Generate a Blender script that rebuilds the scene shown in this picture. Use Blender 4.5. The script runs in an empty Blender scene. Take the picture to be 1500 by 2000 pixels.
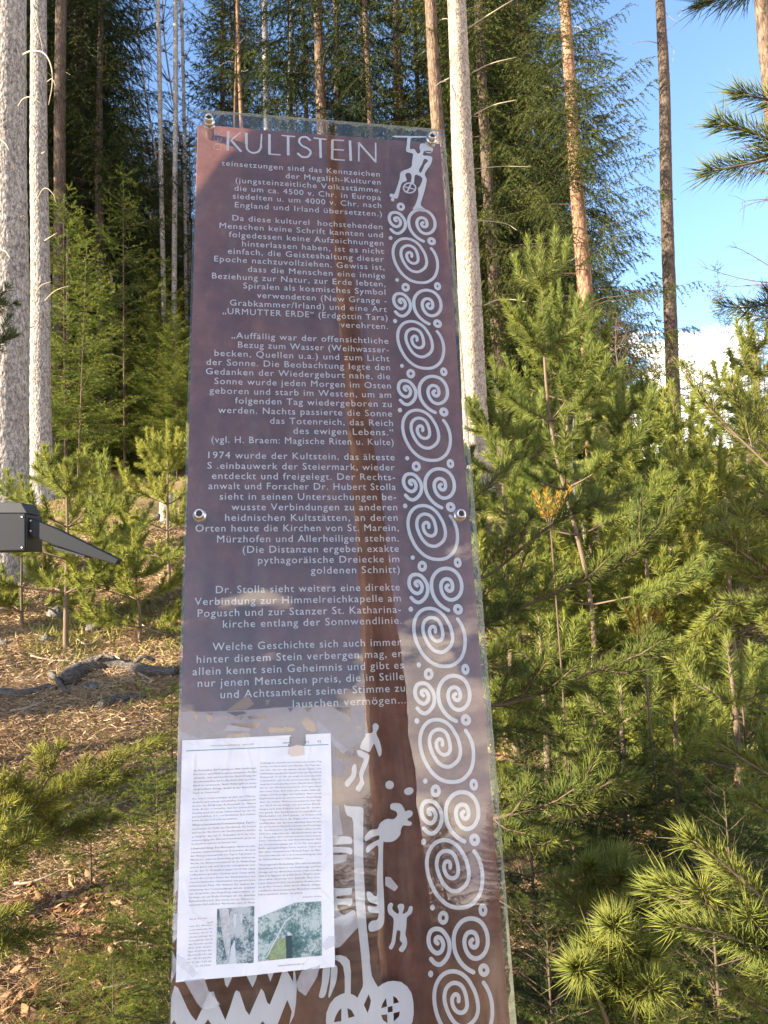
import bpy, math, random
import numpy as np
from mathutils import Matrix, Vector

sc = bpy.context.scene
col = sc.collection
rs = np.random.RandomState
rad = math.radians

# ------------------------------------------------------------------ camera
def nrm(a):
    a = np.asarray(a, float)
    return a / np.linalg.norm(a)
FPX = 1500.0
Zc = nrm([-640, -16000, 1500])
Yc = nrm(np.array([0, 0, 1.0]) - Zc[2] * Zc)
Xc = np.cross(Yc, Zc)
RW = np.array([Xc, Yc, Zc])
CAM = np.array([0, 0, 1.6])
cam_d = bpy.data.cameras.new('camera')
cam = bpy.data.objects.new('camera', cam_d)
col.objects.link(cam)
sc.camera = cam
cam_d.sensor_fit = 'HORIZONTAL'
cam_d.sensor_width = 36
cam_d.lens = 36
cam_d.clip_start = 0.05
cam_d.clip_end = 2000
M3 = np.array([RW[:, 0], -RW[:, 1], -RW[:, 2]]).T
m4 = Matrix([[*M3[0], CAM[0]], [*M3[1], CAM[1]], [*M3[2], CAM[2]], [0, 0, 0, 1]])
cam.matrix_world = m4

# ------------------------------------------------------------------ sun, sky, exposure
SUN_B, SUN_E = 245.0, 19.0
S = np.array([math.sin(rad(SUN_B)) * math.cos(rad(SUN_E)), math.cos(rad(SUN_B)) * math.cos(rad(SUN_E)), math.sin(rad(SUN_E))])
sl = bpy.data.lights.new('sun', 'SUN')
sl.energy = 5.0
sl.angle = rad(0.45)
sl.color = (1.0, 0.86, 0.66)
so = bpy.data.objects.new('sun', sl)
col.objects.link(so)
so.rotation_euler = Vector(S).to_track_quat('Z', 'Y').to_euler()
world = bpy.data.worlds.new('World')
sc.world = world
world.use_nodes = True
wt = world.node_tree
for nn in list(wt.nodes):
    wt.nodes.remove(nn)
def N(t, typ, **kw):
    x = t.nodes.new(typ)
    for k, v in kw.items():
        if k == 'inp':
            for a, b in v.items():
                x.inputs[a].default_value = b
        else:
            setattr(x, k, v)
    return x
out = N(wt, 'ShaderNodeOutputWorld')
sky = N(wt, 'ShaderNodeTexSky')
sky.sky_type = 'NISHITA'
sky.sun_disc = False
sky.sun_elevation = rad(SUN_E)
sky.sun_rotation = rad(SUN_B)
sky.altitude = 900
sky.air_density = 1.0
sky.dust_density = 0.3
sky.ozone_density = 2.6
bg = N(wt, 'ShaderNodeBackground', inp={'Strength': 0.12})
bgc = N(wt, 'ShaderNodeBackground', inp={'Color': (1.0, 0.88, 0.76, 1), 'Strength': 1.7})
tc = N(wt, 'ShaderNodeTexCoord')
mp = N(wt, 'ShaderNodeMapping', inp={'Scale': (1.0, 1.0, 2.6), 'Location': (4.2, 4.6, 7.9)})
nz = N(wt, 'ShaderNodeTexNoise', inp={'Scale': 4.5, 'Detail': 9.0, 'Roughness': 0.58})
cr = N(wt, 'ShaderNodeValToRGB')
cr.color_ramp.elements[0].position = 0.48
cr.color_ramp.elements[1].position = 0.54
sep = N(wt, 'ShaderNodeSeparateXYZ')
band = N(wt, 'ShaderNodeMath', operation='MULTIPLY_ADD', inp={1: -1.3, 2: 0.305})
mul = N(wt, 'ShaderNodeMath', operation='ADD')
nz2 = N(wt, 'ShaderNodeTexNoise', inp={'Scale': 7.0, 'Detail': 7.0, 'Roughness': 0.6})
cr2 = N(wt, 'ShaderNodeValToRGB')
cr2.color_ramp.elements[0].position = 0.40
cr2.color_ramp.elements[0].color = (0.42, 0.40, 0.43, 1)
cr2.color_ramp.elements[1].position = 0.60
cr2.color_ramp.elements[1].color = (1.0, 0.86, 0.72, 1)
mixw = N(wt, 'ShaderNodeMixShader')
L = wt.links.new
L(tc.outputs['Generated'], mp.inputs[0]); L(mp.outputs[0], nz.inputs['Vector']); L(mp.outputs[0], nz2.inputs['Vector']); L(nz2.outputs[0], cr2.inputs[0]); L(cr2.outputs[0], bgc.inputs[0])
L(tc.outputs['Generated'], sep.inputs[0]); L(sep.outputs[2], band.inputs[0])
az_ = N(wt, 'ShaderNodeMath', operation='MULTIPLY_ADD', inp={1: -0.075}); ax_ = N(wt, 'ShaderNodeMath', operation='MULTIPLY_ADD', inp={1: 0.10}); L(sep.outputs[1], az_.inputs[0]); L(nz.outputs[0], az_.inputs[2]); L(sep.outputs[0], ax_.inputs[0]); L(az_.outputs[0], ax_.inputs[2]); L(ax_.outputs[0], mul.inputs[0]); L(band.outputs[0], mul.inputs[1]); L(mul.outputs[0], cr.inputs[0])
L(sky.outputs[0], bg.inputs[0]); L(bg.outputs[0], mixw.inputs[1]); L(bgc.outputs[0], mixw.inputs[2])
L(cr.outputs[0], mixw.inputs[0]); L(mixw.outputs[0], out.inputs[0])
sc.view_settings.view_transform = 'Standard'
sc.view_settings.look = 'None'
sc.view_settings.exposure = 2.0
sc.view_settings.gamma = 1
sc.view_settings.use_curve_mapping = False
sc.render.engine = 'CYCLES'
sc.cycles.max_bounces = 7
sc.cycles.transparent_max_bounces = 16
sc.cycles.use_denoising = True

# ------------------------------------------------------------------ projection helpers (used to lay things out)
def ray(px, py):
    return RW @ np.array([px - 750.0, py - 1000.0, FPX])
def at(px, py, Y):
    d = ray(px, py)
    return CAM + d * (Y / d[1])
HK = np.array([[-400, -6], [-60, -3.5], [-10, -.6], [0, 0], [1, .1], [2.2, .35], [3, .55], [4, .93], [7, 1.9], [10, 2.8], [14, 3.65], [20, 4.8], [30, 8.0], [60, 21.0], [400, 60]])
def h(x, y):
    x = np.asarray(x, float); y = np.asarray(y, float)
    z = np.interp(y, HK[:, 0], HK[:, 1])
    f = np.clip((x - .13 * y) / (.16 * np.abs(y) + 1e-3), 0, 1); f = f * f * (3 - 2 * f)
    z = z - f * np.clip(y - 15, 0, None) * .42
    w = np.clip((y + 2) / 10, .25, 1.0)
    z = z + w * (.10 * np.sin(x * .9 + 1.3) * np.cos(y * .8 + .4) + .05 * np.sin(x * 2.3 + y * 1.7) + .035 * np.cos(x * 4.1 - y * 3.3 + 1) + .02 * np.sin(x * 9 + y * 5) * np.cos(y * 8))
    return z
def ground_hit(px, py):
    d = ray(px, py); d = d / d[1]
    ys = np.linspace(.5, 60, 12000)
    P = CAM[None] + d[None] * ys[:, None]
    k = np.argmax(P[:, 2] < h(P[:, 0], P[:, 1]))
    return P[k] if k > 0 else P[-1]

# ------------------------------------------------------------------ object helpers
def tag(o, label=None, cat=None, group=None, kind=None):
    if label: o['label'] = label
    if cat: o['category'] = cat
    if group: o['group'] = group
    if kind: o['kind'] = kind
    return o
def empty(name, loc=(0, 0, 0), label=None, cat=None, group=None):
    o = bpy.data.objects.new(name, None)
    col.objects.link(o)
    o.location = loc
    o.empty_display_size = .1
    return tag(o, label, cat, group)
def link(name, me, parent=None):
    o = bpy.data.objects.new(name, me)
    col.objects.link(o)
    if parent is not None: o.parent = parent
    return o
def copy_tree(o, parent=None):
    c = o.copy(); col.objects.link(c)
    if parent is not None: c.parent = parent
    for ch in o.children: copy_tree(ch, c)
    return c

class Geo:
    def __init__(s):
        s.V = []; s.T = []; s.Q = []; s.A = []; s.n = 0
    def add(s, V, T=None, Q=None, tint=0.5):
        V = np.asarray(V, float).reshape(-1, 3)
        s.V.append(V)
        if T is not None and len(T): s.T.append(np.asarray(T, int) + s.n)
        if Q is not None and len(Q): s.Q.append(np.asarray(Q, int) + s.n)
        s.A.append(np.broadcast_to(np.asarray(tint, float), (len(V),)).copy())
        s.n += len(V)
    def mesh(s, name, mat, smooth=True):
        V = np.concatenate(s.V); A = np.concatenate(s.A)
        T = np.concatenate(s.T) if s.T else np.zeros((0, 3), int)
        Q = np.concatenate(s.Q) if s.Q else np.zeros((0, 4), int)
        me = bpy.data.meshes.new(name)
        me.vertices.add(len(V)); me.vertices.foreach_set('co', V.astype(np.float32).ravel())
        li = np.concatenate([T.ravel(), Q.ravel()]).astype(np.int32)
        me.loops.add(len(li)); me.loops.foreach_set('vertex_index', li)
        ls = np.concatenate([np.arange(len(T)) * 3, len(T) * 3 + np.arange(len(Q)) * 4]).astype(np.int32)
        me.polygons.add(len(ls)); me.polygons.foreach_set('loop_start', ls)
        if smooth: me.polygons.foreach_set('use_smooth', np.ones(len(ls), bool))
        me.update(calc_edges=True)
        a = me.attributes.new('tint', 'FLOAT', 'POINT'); a.data.foreach_set('value', A.astype(np.float32))
        me.materials.append(mat)
        return me
def tube(g, pts, r, sides=6, tint=.5, jit=0, seed=0, cap=True):
    pts = np.asarray(pts, float); k = len(pts)
    r = np.broadcast_to(np.asarray(r, float), (k,))
    t = np.gradient(pts, axis=0); t /= np.linalg.norm(t, axis=1)[:, None] + 1e-12
    ref = np.array([0, 0, 1.0]) if abs(t[0][2]) < .8 else np.array([1.0, 0, 0])
    a = np.cross(t, ref); a /= np.linalg.norm(a, axis=1)[:, None] + 1e-12
    b = np.cross(t, a)
    th = np.arange(sides) / sides * 2 * np.pi
    rr = r[:, None] * np.ones((k, sides))
    if jit: rr = rr * (1 + jit * rs(seed).uniform(-1, 1, (k, sides)))
    V = pts[:, None] + rr[..., None] * (np.cos(th)[None, :, None] * a[:, None] + np.sin(th)[None, :, None] * b[:, None])
    i = np.arange(k - 1)[:, None] * sides; j = np.arange(sides)[None]; j2 = (j + 1) % sides
    Q = np.stack([i + j, i + sides + j, i + sides + j2, i + j2], -1).reshape(-1, 4)
    V = V.reshape(-1, 3); T = None
    if cap:
        c0 = len(V); V = np.vstack([V, pts[0], pts[-1]]); jj = np.arange(sides); e = (k - 1) * sides
        T = np.vstack([np.stack([np.full(sides, c0), jj, (jj + 1) % sides], 1), np.stack([np.full(sides, c0 + 1), e + (jj + 1) % sides, e + jj], 1)])
    g.add(V, T, Q, tint)
def spline(pts, m):
    pts = np.asarray(pts, float)
    P = np.vstack([2 * pts[0] - pts[1], pts, 2 * pts[-1] - pts[-2]])
    o = []
    for i in range(len(pts) - 1):
        p0, p1, p2, p3 = P[i:i + 4]
        t = np.linspace(0, 1, m, endpoint=False)[:, None]
        o.append(.5 * ((2 * p1) + (-p0 + p2) * t + (2 * p0 - 5 * p1 + 4 * p2 - p3) * t ** 2 + (-p0 + 3 * p1 - 3 * p2 + p3) * t ** 3))
    return np.vstack(o + [pts[-1:]])
def unit(a): return a / (np.linalg.norm(a, axis=-1, keepdims=True) + 1e-12)
def needles(g, P, D, Ln, w, tint, rng, solid=False):
    n = len(P)
    if n == 0: return
    D = unit(D); Ln = np.broadcast_to(Ln, (n,)); tint = np.broadcast_to(tint, (n,))
    s = unit(np.cross(D, rng.normal(size=(n, 3))))
    if not np.isscalar(w): w = np.asarray(w)[:, None]
    tip = P + D * Ln[:, None]
    if not solid:
        V = np.stack([P - s * w / 2, P + s * w / 2, tip], 1).reshape(-1, 3)
        g.add(V, np.arange(3 * n).reshape(-1, 3), None, np.repeat(tint, 3))
    else:
        q = np.cross(D, s); m = P + D * (Ln * .45)[:, None] + 0
        a = m + s * w * .5; b = m - s * w * .25 + q * w * .45; c = m - s * w * .25 - q * w * .45
        V = np.stack([P, a, b, c, tip], 1).reshape(-1, 3)
        o = (np.arange(n) * 5)[:, None, None]
        T = (o + np.array([[0, 2, 1], [0, 3, 2], [0, 1, 3], [4, 1, 2], [4, 2, 3], [4, 3, 1]])[None]).reshape(-1, 3)
        g.add(V, T, None, np.repeat(tint, 5))
def along(pts, n, rng, t0=0, t1=1):
    pts = np.asarray(pts); seg = np.linalg.norm(np.diff(pts, axis=0), axis=1); c = np.r_[0, np.cumsum(seg)]
    s = (t0 + (t1 - t0) * rng.uniform(0, 1, n)) * c[-1]
    P = np.stack([np.interp(s, c, pts[:, i]) for i in range(3)], 1)
    k = np.clip(np.searchsorted(c, s) - 1, 0, len(seg) - 1)
    return P, unit(np.diff(pts, axis=0))[k], s / c[-1]

# ------------------------------------------------------------------ materials
def mat(name):
    m = bpy.data.materials.new(name); m.use_nodes = True
    t = m.node_tree
    b = t.nodes['Principled BSDF']
    return m, t, b
def simple(name, c, rough=.6, metal=0, spec=.5):
    m, t, b = mat(name)
    b.inputs['Base Color'].default_value = (*c, 1); b.inputs['Roughness'].default_value = rough
    b.inputs['Metallic'].default_value = metal; b.inputs['Specular IOR Level'].default_value = spec
    return m
def ramp(t, stops):
    r = N(t, 'ShaderNodeValToRGB'); e = r.color_ramp.elements
    while len(e) < len(stops): e.new(.5)
    for i, (p, c) in enumerate(stops):
        e[i].position = p; e[i].color = (*c, 1)
    return r
def leaf_mat(name, dark, mid, light, transl=.35, rough=.5, rnd=.25):
    m, t, b = mat(name); l = t.links.new
    at_ = N(t, 'ShaderNodeAttribute', attribute_name='tint')
    oi = N(t, 'ShaderNodeObjectInfo')
    a = N(t, 'ShaderNodeMath', operation='MULTIPLY_ADD', inp={1: rnd, 2: -rnd / 2})
    a2 = N(t, 'ShaderNodeMath', operation='ADD')
    r = ramp(t, [(0.0, dark), (.5, mid), (1.0, light)])
    l(oi.outputs['Random'], a.inputs[0]); l(a.outputs[0], a2.inputs[0]); l(at_.outputs['Fac'], a2.inputs[1]); l(a2.outputs[0], r.inputs[0])
    l(r.outputs[0], b.inputs['Base Color']); b.inputs['Roughness'].default_value = rough
    b.inputs['Specular IOR Level'].default_value = .15
    tr = N(t, 'ShaderNodeBsdfTranslucent'); mx = N(t, 'ShaderNodeMixShader', inp={0: transl})
    o = t.nodes['Material Output']
    l(r.outputs[0], tr.inputs[0]); l(b.outputs[0], mx.inputs[1]); l(tr.outputs[0], mx.inputs[2]); l(mx.outputs[0], o.inputs[0])
    return m
def bark_mat(name, c1, c2, c3, sc1=9, zs=.35, bump=.6, pit=.5, crack=.5):
    m, t, b = mat(name); l = t.links.new
    tx = N(t, 'ShaderNodeTexCoord'); mp = N(t, 'ShaderNodeMapping', inp={'Scale': (1, 1, zs)})
    n1 = N(t, 'ShaderNodeTexNoise', inp={'Scale': sc1 * 4.0, 'Detail': 8.0, 'Roughness': .7})
    n2 = N(t, 'ShaderNodeTexNoise', inp={'Scale': sc1 * .5, 'Detail': 4.0})
    vo = N(t, 'ShaderNodeTexVoronoi', inp={'Scale': sc1 * 5, 'Randomness': 1.0})
    l(tx.outputs['Object'], mp.inputs[0])
    l(mp.outputs[0], n1.inputs['Vector']); l(mp.outputs[0], vo.inputs['Vector']); l(tx.outputs['Object'], n2.inputs['Vector'])
    r = ramp(t, [(.30, c3), (.44, c2), (.58, c1), (.75, tuple(min(1, x * 1.12) for x in c1))])
    l(n1.outputs[0], r.inputs[0])
    r2 = ramp(t, [(.35, (.62, .58, .55)), (.65, (1.0, 1.0, 1.0))]); l(n2.outputs[0], r2.inputs[0])
    mx = N(t, 'ShaderNodeMix', data_type='RGBA', blend_type='MULTIPLY', inp={0: pit}); l(r.outputs[0], mx.inputs[6]); l(r2.outputs[0], mx.inputs[7])
    ve = N(t, 'ShaderNodeTexVoronoi', feature='DISTANCE_TO_EDGE', inp={'Scale': sc1 * 3.2}); nw_ = N(t, 'ShaderNodeTexNoise', inp={'Scale': sc1 * 2.0, 'Detail': 4.0})
    wv = N(t, 'ShaderNodeMix', data_type='VECTOR', inp={0: .12}); l(mp.outputs[0], nw_.inputs['Vector']); l(mp.outputs[0], wv.inputs[4]); l(nw_.outputs['Color'], wv.inputs[5]); l(wv.outputs[1], ve.inputs['Vector'])
    ck = N(t, 'ShaderNodeMapRange', inp={1: .0, 2: .10, 3: 1 - crack, 4: 1.0}); l(ve.outputs[0], ck.inputs[0])
    m3 = N(t, 'ShaderNodeMix', data_type='RGBA', blend_type='MULTIPLY', inp={0: 1.0}); l(mx.outputs[2], m3.inputs[6]); l(ck.outputs[0], m3.inputs[7])
    l(m3.outputs[2], b.inputs['Base Color'])
    ad = N(t, 'ShaderNodeMath', operation='ADD'); l(n1.outputs[0], ad.inputs[0]); l(vo.outputs['Distance'], ad.inputs[1])
    bp = N(t, 'ShaderNodeBump', inp={'Strength': bump, 'Distance': .012}); l(ad.outputs[0], bp.inputs['Height']); l(bp.outputs[0], b.inputs['Normal'])
    b.inputs['Roughness'].default_value = .9; b.inputs['Specular IOR Level'].default_value = .15
    return m
M_bark_grey = bark_mat('bark_grey', (.44, .415, .385), (.28, .26, .24), (.085, .07, .06), 9, .5, 1.0, .45, .62)
M_bark_pale = bark_mat('bark_pale', (.47, .41, .34), (.37, .31, .25), (.11, .08, .06), 8, .6, .9, .5, .6)
M_bark_red = bark_mat('bark_red', (.40, .25, .16), (.28, .17, .11), (.10, .065, .05), 6, .3, .5, .6)
M_bark_dark = bark_mat('bark_dark', (.17, .13, .10), (.11, .085, .068), (.04, .03, .025), 8, .3, .8, .6)
M_bark_brown = bark_mat('bark_brown', (.24, .175, .125), (.15, .105, .075), (.05, .035, .026), 7, .25, 1.0, .5)
M_bark_ridged = bark_mat('bark_ridged', (.46, .30, .19), (.17, .10, .065), (.02, .012, .010), 3.2, .14, 1.0, .4, .9)
M_birch = bark_mat('bark_birch', (.60, .57, .52), (.42, .39, .35), (.05, .045, .04), 5, 1.4, .3, .5)
M_wood = simple('young_bark', (.17, .125, .085), .85, 0, .2)
M_wood_pale = simple('pale_young_bark', (.34, .28, .21), .85, 0, .2)
M_dead = simple('dead_branch', (.42, .35, .26), .85, 0, .2)
M_twig = simple('twig_bark', (.12, .085, .06), .9, 0, .2)
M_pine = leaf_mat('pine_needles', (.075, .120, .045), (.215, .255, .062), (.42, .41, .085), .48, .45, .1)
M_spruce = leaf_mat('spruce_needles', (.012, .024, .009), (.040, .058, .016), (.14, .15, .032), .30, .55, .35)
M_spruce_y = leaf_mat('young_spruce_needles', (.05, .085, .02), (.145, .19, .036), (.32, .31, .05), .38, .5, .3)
M_litter = leaf_mat('needle_litter', (.13, .08, .05), (.36, .24, .14), (.66, .50, .32), .0, .8, 0)
M_grass = leaf_mat('undergrowth_leaves', (.09, .11, .03), (.23, .25, .055), (.44, .40, .13), .3, .6, 0)
M_dry = leaf_mat('dry_leaves', (.20, .10, .05), (.38, .21, .11), (.55, .38, .22), .15, .6, 0)

# ------------------------------------------------------------------ terrain
def axis(lo, hi, n, c, k):
    t = np.linspace(-1, 1, n); s = np.sinh(t * k) / math.sinh(k)
    return np.where(s < 0, c + s * (c - lo), c + s * (hi - c))
xs = axis(-300, 300, 420, -.5, 6.6); ys = axis(-300, 400, 460, 3.0, 6.2)
X, Y = np.meshgrid(xs, ys)
Z = h(X, Y)
rg = rs(5)
near = np.exp(-((X + .5) ** 2 + (Y - 4) ** 2) / 60)
Z += near * (.012 * rg.normal(size=X.shape))
g = Geo(); nx, ny = len(xs), len(ys)
ii = (np.arange(ny - 1)[:, None] * nx + np.arange(nx - 1)[None]).ravel()
g.add(np.stack([X, Y, Z], -1), None, np.stack([ii, ii + 1, ii + nx + 1, ii + nx], 1))
m, t, b = mat('forest_floor'); l = t.links.new
tx = N(t, 'ShaderNodeTexCoord')
n1 = N(t, 'ShaderNodeTexNoise', inp={'Scale': 28.0, 'Detail': 10.0, 'Roughness': .75}); n2 = N(t, 'ShaderNodeTexNoise', inp={'Scale': 1.3, 'Detail': 5.0})
for q in (n1, n2): l(tx.outputs['Object'], q.inputs['Vector'])
r1 = ramp(t, [(.30, (.08, .040, .022)), (.48, (.25, .15, .085)), (.68, (.48, .34, .20))]); r2 = ramp(t, [(.38, (.36, .24, .13)), (.62, (.16, .16, .05))])
l(n1.outputs[0], r1.inputs[0]); l(n2.outputs[0], r2.inputs[0])
mx = N(t, 'ShaderNodeMix', data_type='RGBA', inp={0: .35}); l(r1.outputs[0], mx.inputs[6]); l(r2.outputs[0], mx.inputs[7]); l(mx.outputs[2], b.inputs['Base Color'])
bp = N(t, 'ShaderNodeBump', inp={'Strength': .9, 'Distance': .04}); l(n1.outputs[0], bp.inputs['Height']); l(bp.outputs[0], b.inputs['Normal'])
b.inputs['Roughness'].default_value = .95; b.inputs['Specular IOR Level'].default_value = .1
tag(link('ground', g.mesh('ground', m)), kind='structure')

# ------------------------------------------------------------------ the sign's own frame of reference
U = RW @ nrm([9250, 6, 1500]); Vv = RW @ nrm([-218, -5160, 1500]); Vv = nrm(Vv - U * (U @ Vv))
NS = np.cross(U, Vv)                         # towards the reader
SW = .444
TL = CAM + 8.9213e-4 * ray(383, 213)
SH = 2.30                                     # height of the stele along its lean
def pl(px, py, o=0.0):
    d = ray(px, py); k = ((TL + o * NS - CAM) @ NS) / (d @ NS)
    P = CAM + k * d - TL
    return np.array([P @ U, -(P @ Vv)])
base = TL + U * SW / 2 - Vv * SH
FR = Matrix([[U[0], -NS[0], Vv[0], base[0]], [U[1], -NS[1], Vv[1], base[1]], [U[2], -NS[2], Vv[2], base[2]], [0, 0, 0, 1]])
def sl3(st, o):                               # (s right, t down, o towards the reader) -> local coordinates
    st = np.atleast_2d(st)
    return np.stack([st[:, 0] - SW / 2, np.full(len(st), -o) if np.isscalar(o) else -np.asarray(o), SH - st[:, 1]], 1)
def slw(s, t, o=0): return TL + U * s - Vv * t + NS * o

def boxm(name, s0, s1, t0, t1, o0, o1, m, bev=.001, parent=None):
    V = sl3([[s, tt] for s in (s0, s1) for tt in (t0, t1) for _ in (0, 1)], np.array([o for s in (0, 1) for tt in (0, 1) for o in (o0, o1)]))
    me = bpy.data.meshes.new(name)
    me.from_pydata([tuple(v) for v in V], [], [(0, 1, 3, 2), (4, 6, 7, 5), (0, 4, 5, 1), (2, 3, 7, 6), (0, 2, 6, 4), (1, 5, 7, 3)])
    me.materials.append(m)
    o = link(name, me, parent)
    if bev:
        md = o.modifiers.new('bevel', 'BEVEL'); md.width = bev; md.segments = 2
    return o
def fill2d(loops):
    cu = bpy.data.curves.new('tmp', 'CURVE'); cu.dimensions = '2D'; cu.fill_mode = 'BOTH'
    for lp in loops:
        sp = cu.splines.new('POLY'); sp.points.add(len(lp) - 1)
        for i, p in enumerate(lp): sp.points[i].co = (p[0], -p[1], 0, 1)
        sp.use_cyclic_u = True
    ob = bpy.data.objects.new('tmp', cu)
    me = bpy.data.meshes.new_from_object(ob)
    bpy.data.objects.remove(ob); bpy.data.curves.remove(cu)
    V = np.array([v.co[:] for v in me.vertices]); F = [tuple(p.vertices) for p in me.polygons]
    bpy.data.meshes.remove(me)
    V[:, 1] *= -1
    return V[:, :2], F
def smooth_loop(P, m=4):
    P = np.asarray(P, float); k = len(P)
    if m <= 1: return P
    o = []
    for i in range(k):
        p0, p1, p2, p3 = P[(i - 1) % k], P[i], P[(i + 1) % k], P[(i + 2) % k]
        for t in np.arange(m) / m:
            o.append(.5 * ((2 * p1) + (-p0 + p2) * t + (2 * p0 - 5 * p1 + 4 * p2 - p3) * t ** 2 + (-p0 + 3 * p1 - 3 * p2 + p3) * t ** 3))
    return np.array(o)
def flat(name, V2, F, o, m, parent):
    V2 = np.array(V2, float); V2[:, 0] = np.clip(V2[:, 0], .0005, SW - .0002)
    me = bpy.data.meshes.new(name)
    me.from_pydata([tuple(v) for v in sl3(V2, o)], [], F); me.materials.append(m)
    return link(name, me, parent)
def ribbon(pts, w, m=6, taper=False):
    P = spline(pts, m); t = np.gradient(P, axis=0); t /= np.linalg.norm(t, axis=1)[:, None]
    nn = np.stack([-t[:, 1], t[:, 0]], 1); ww = np.full(len(P), w / 2)
    th = np.linspace(-np.pi / 2, np.pi / 2, 7)
    e1 = P[-1] + (np.cos(th)[:, None] * t[-1] + np.sin(th)[:, None] * nn[-1]) * w / 2
    e0 = P[0] + (-np.cos(th)[:, None] * t[0] + np.sin(th)[:, None] * nn[0]) * w / 2
    V = np.vstack([P + nn * ww[:, None], P - nn * ww[:, None], e1, e0]); k = len(P)
    F = [(i, i + 1, k + i + 1, k + i) for i in range(k - 1)]
    F.append(tuple(range(2 * k, 2 * k + 7))); F.append(tuple(range(2 * k + 7, 2 * k + 14)))
    return V, F
def ell(c, rx, ry, n=20, a=0):
    th = np.arange(n) / n * 2 * np.pi; x = rx * np.cos(th); y = ry * np.sin(th)
    return np.stack([c[0] + x * math.cos(a) - y * math.sin(a), c[1] + x * math.sin(a) + y * math.cos(a)], 1)
def Zm(ox, oy, sc_):
    return lambda P: np.array([pl(ox + x / sc_, oy + y / sc_, -.0065) for x, y in P])
M2 = Zm(750, 240, 10.714); B3 = Zm(790, 1500, 7.5); B5 = Zm(780, 1340, 7.143)
L4 = Zm(640, 1390, 7.405); L5 = Zm(620, 1640, 7.143); L6 = Zm(320, 1880, 5); L7 = Zm(600, 1840, 6.818); L8 = Zm(330, 1360, 3.846)
RG = Zm(350, 180, 2.5)

# ------------------------------------------------------------------ sign materials
m, t, b = mat('rusty_steel'); l = t.links.new; M_plate = m
tx = N(t, 'ShaderNodeTexCoord')
n1 = N(t, 'ShaderNodeTexNoise', inp={'Scale': 38.0, 'Detail': 9.0, 'Roughness': .7}); n2 = N(t, 'ShaderNodeTexNoise', inp={'Scale': 6.0, 'Detail': 6.0, 'Roughness': .6})
mp = N(t, 'ShaderNodeMapping', inp={'Scale': (1, 1, .22)}); n3 = N(t, 'ShaderNodeTexNoise', inp={'Scale': 26.0, 'Detail': 6.0})
l(tx.outputs['Object'], n1.inputs['Vector']); l(tx.outputs['Object'], n2.inputs['Vector']); l(tx.outputs['Object'], mp.inputs[0]); l(mp.outputs[0], n3.inputs['Vector'])
r1 = ramp(t, [(.32, (.145, .060, .042)), (.55, (.21, .094, .066)), (.75, (.29, .145, .10))]); r2 = ramp(t, [(.3, (.65, .66, .70)), (.7, (1.15, 1.0, .92))])
r3 = ramp(t, [(.35, (.80, .78, .78)), (.65, (1.1, 1.05, 1.0))])
mx = N(t, 'ShaderNodeMix', data_type='RGBA', blend_type='MULTIPLY', inp={0: .8}); mx2 = N(t, 'ShaderNodeMix', data_type='RGBA', blend_type='MULTIPLY', inp={0: .8})
l(n1.outputs[0], r1.inputs[0]); l(n2.outputs[0], r2.inputs[0]); l(n3.outputs[0], r3.inputs[0])
l(r1.outputs[0], mx.inputs[6]); l(r2.outputs[0], mx.inputs[7]); l(mx.outputs[2], mx2.inputs[6]); l(r3.outputs[0], mx2.inputs[7]); l(mx2.outputs[2], b.inputs['Base Color'])
bp = N(t, 'ShaderNodeBump', inp={'Strength': .3, 'Distance': .002}); l(n1.outputs[0], bp.inputs['Height']); l(bp.outputs[0], b.inputs['Normal'])
b.inputs['Roughness'].default_value = .75; b.inputs['Specular IOR Level'].default_value = .25

def glass_front():
    m = bpy.data.materials.new('clear_glass'); m.use_nodes = True; t = m.node_tree; l = t.links.new
    for x in list(t.nodes): t.nodes.remove(x)
    o = N(t, 'ShaderNodeOutputMaterial'); tr = N(t, 'ShaderNodeBsdfTransparent', inp={'Color': (.93, .95, .95, 1)})
    gl = N(t, 'ShaderNodeBsdfGlossy', inp={'Roughness': .0, 'Color': (1, 1, 1, 1)})
    fr = N(t, 'ShaderNodeFresnel', inp={'IOR': 1.5}); mu = N(t, 'ShaderNodeMath', operation='MULTIPLY', inp={1: 1.75}, use_clamp=True)
    tx = N(t, 'ShaderNodeTexCoord'); nz = N(t, 'ShaderNodeTexNoise', inp={'Scale': 3.0, 'Detail': 2.0})
    bp = N(t, 'ShaderNodeBump', inp={'Strength': .02, 'Distance': .01})
    l(tx.outputs['Object'], nz.inputs['Vector']); l(nz.outputs[0], bp.inputs['Height']); l(bp.outputs[0], gl.inputs['Normal'])
    mx = N(t, 'ShaderNodeMixShader'); l(fr.outputs[0], mu.inputs[0]); l(mu.outputs[0], mx.inputs[0]); l(tr.outputs[0], mx.inputs[1]); l(gl.outputs[0], mx.inputs[2])
    # thin film of dust: faint streaks that scatter light
    df = N(t, 'ShaderNodeBsdfDiffuse', inp={'Color': (.6, .58, .55, 1)})
    mp = N(t, 'ShaderNodeMapping', inp={'Scale': (1, 1, .12)}); n2 = N(t, 'ShaderNodeTexNoise', inp={'Scale': 30.0, 'Detail': 7.0, 'Roughness': .7})
    l(tx.outputs['Object'], mp.inputs[0]); l(mp.outputs[0], n2.inputs['Vector'])
    mr = N(t, 'ShaderNodeMapRange', inp={1: .38, 2: .80, 3: .005, 4: .10}); l(n2.outputs[0], mr.inputs[0])
    m2 = N(t, 'ShaderNodeMixShader'); l(mr.outputs[0], m2.inputs[0]); l(mx.outputs[0], m2.inputs[1]); l(df.outputs[0], m2.inputs[2]); l(m2.outputs[0], o.inputs[0])
    return m
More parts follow.
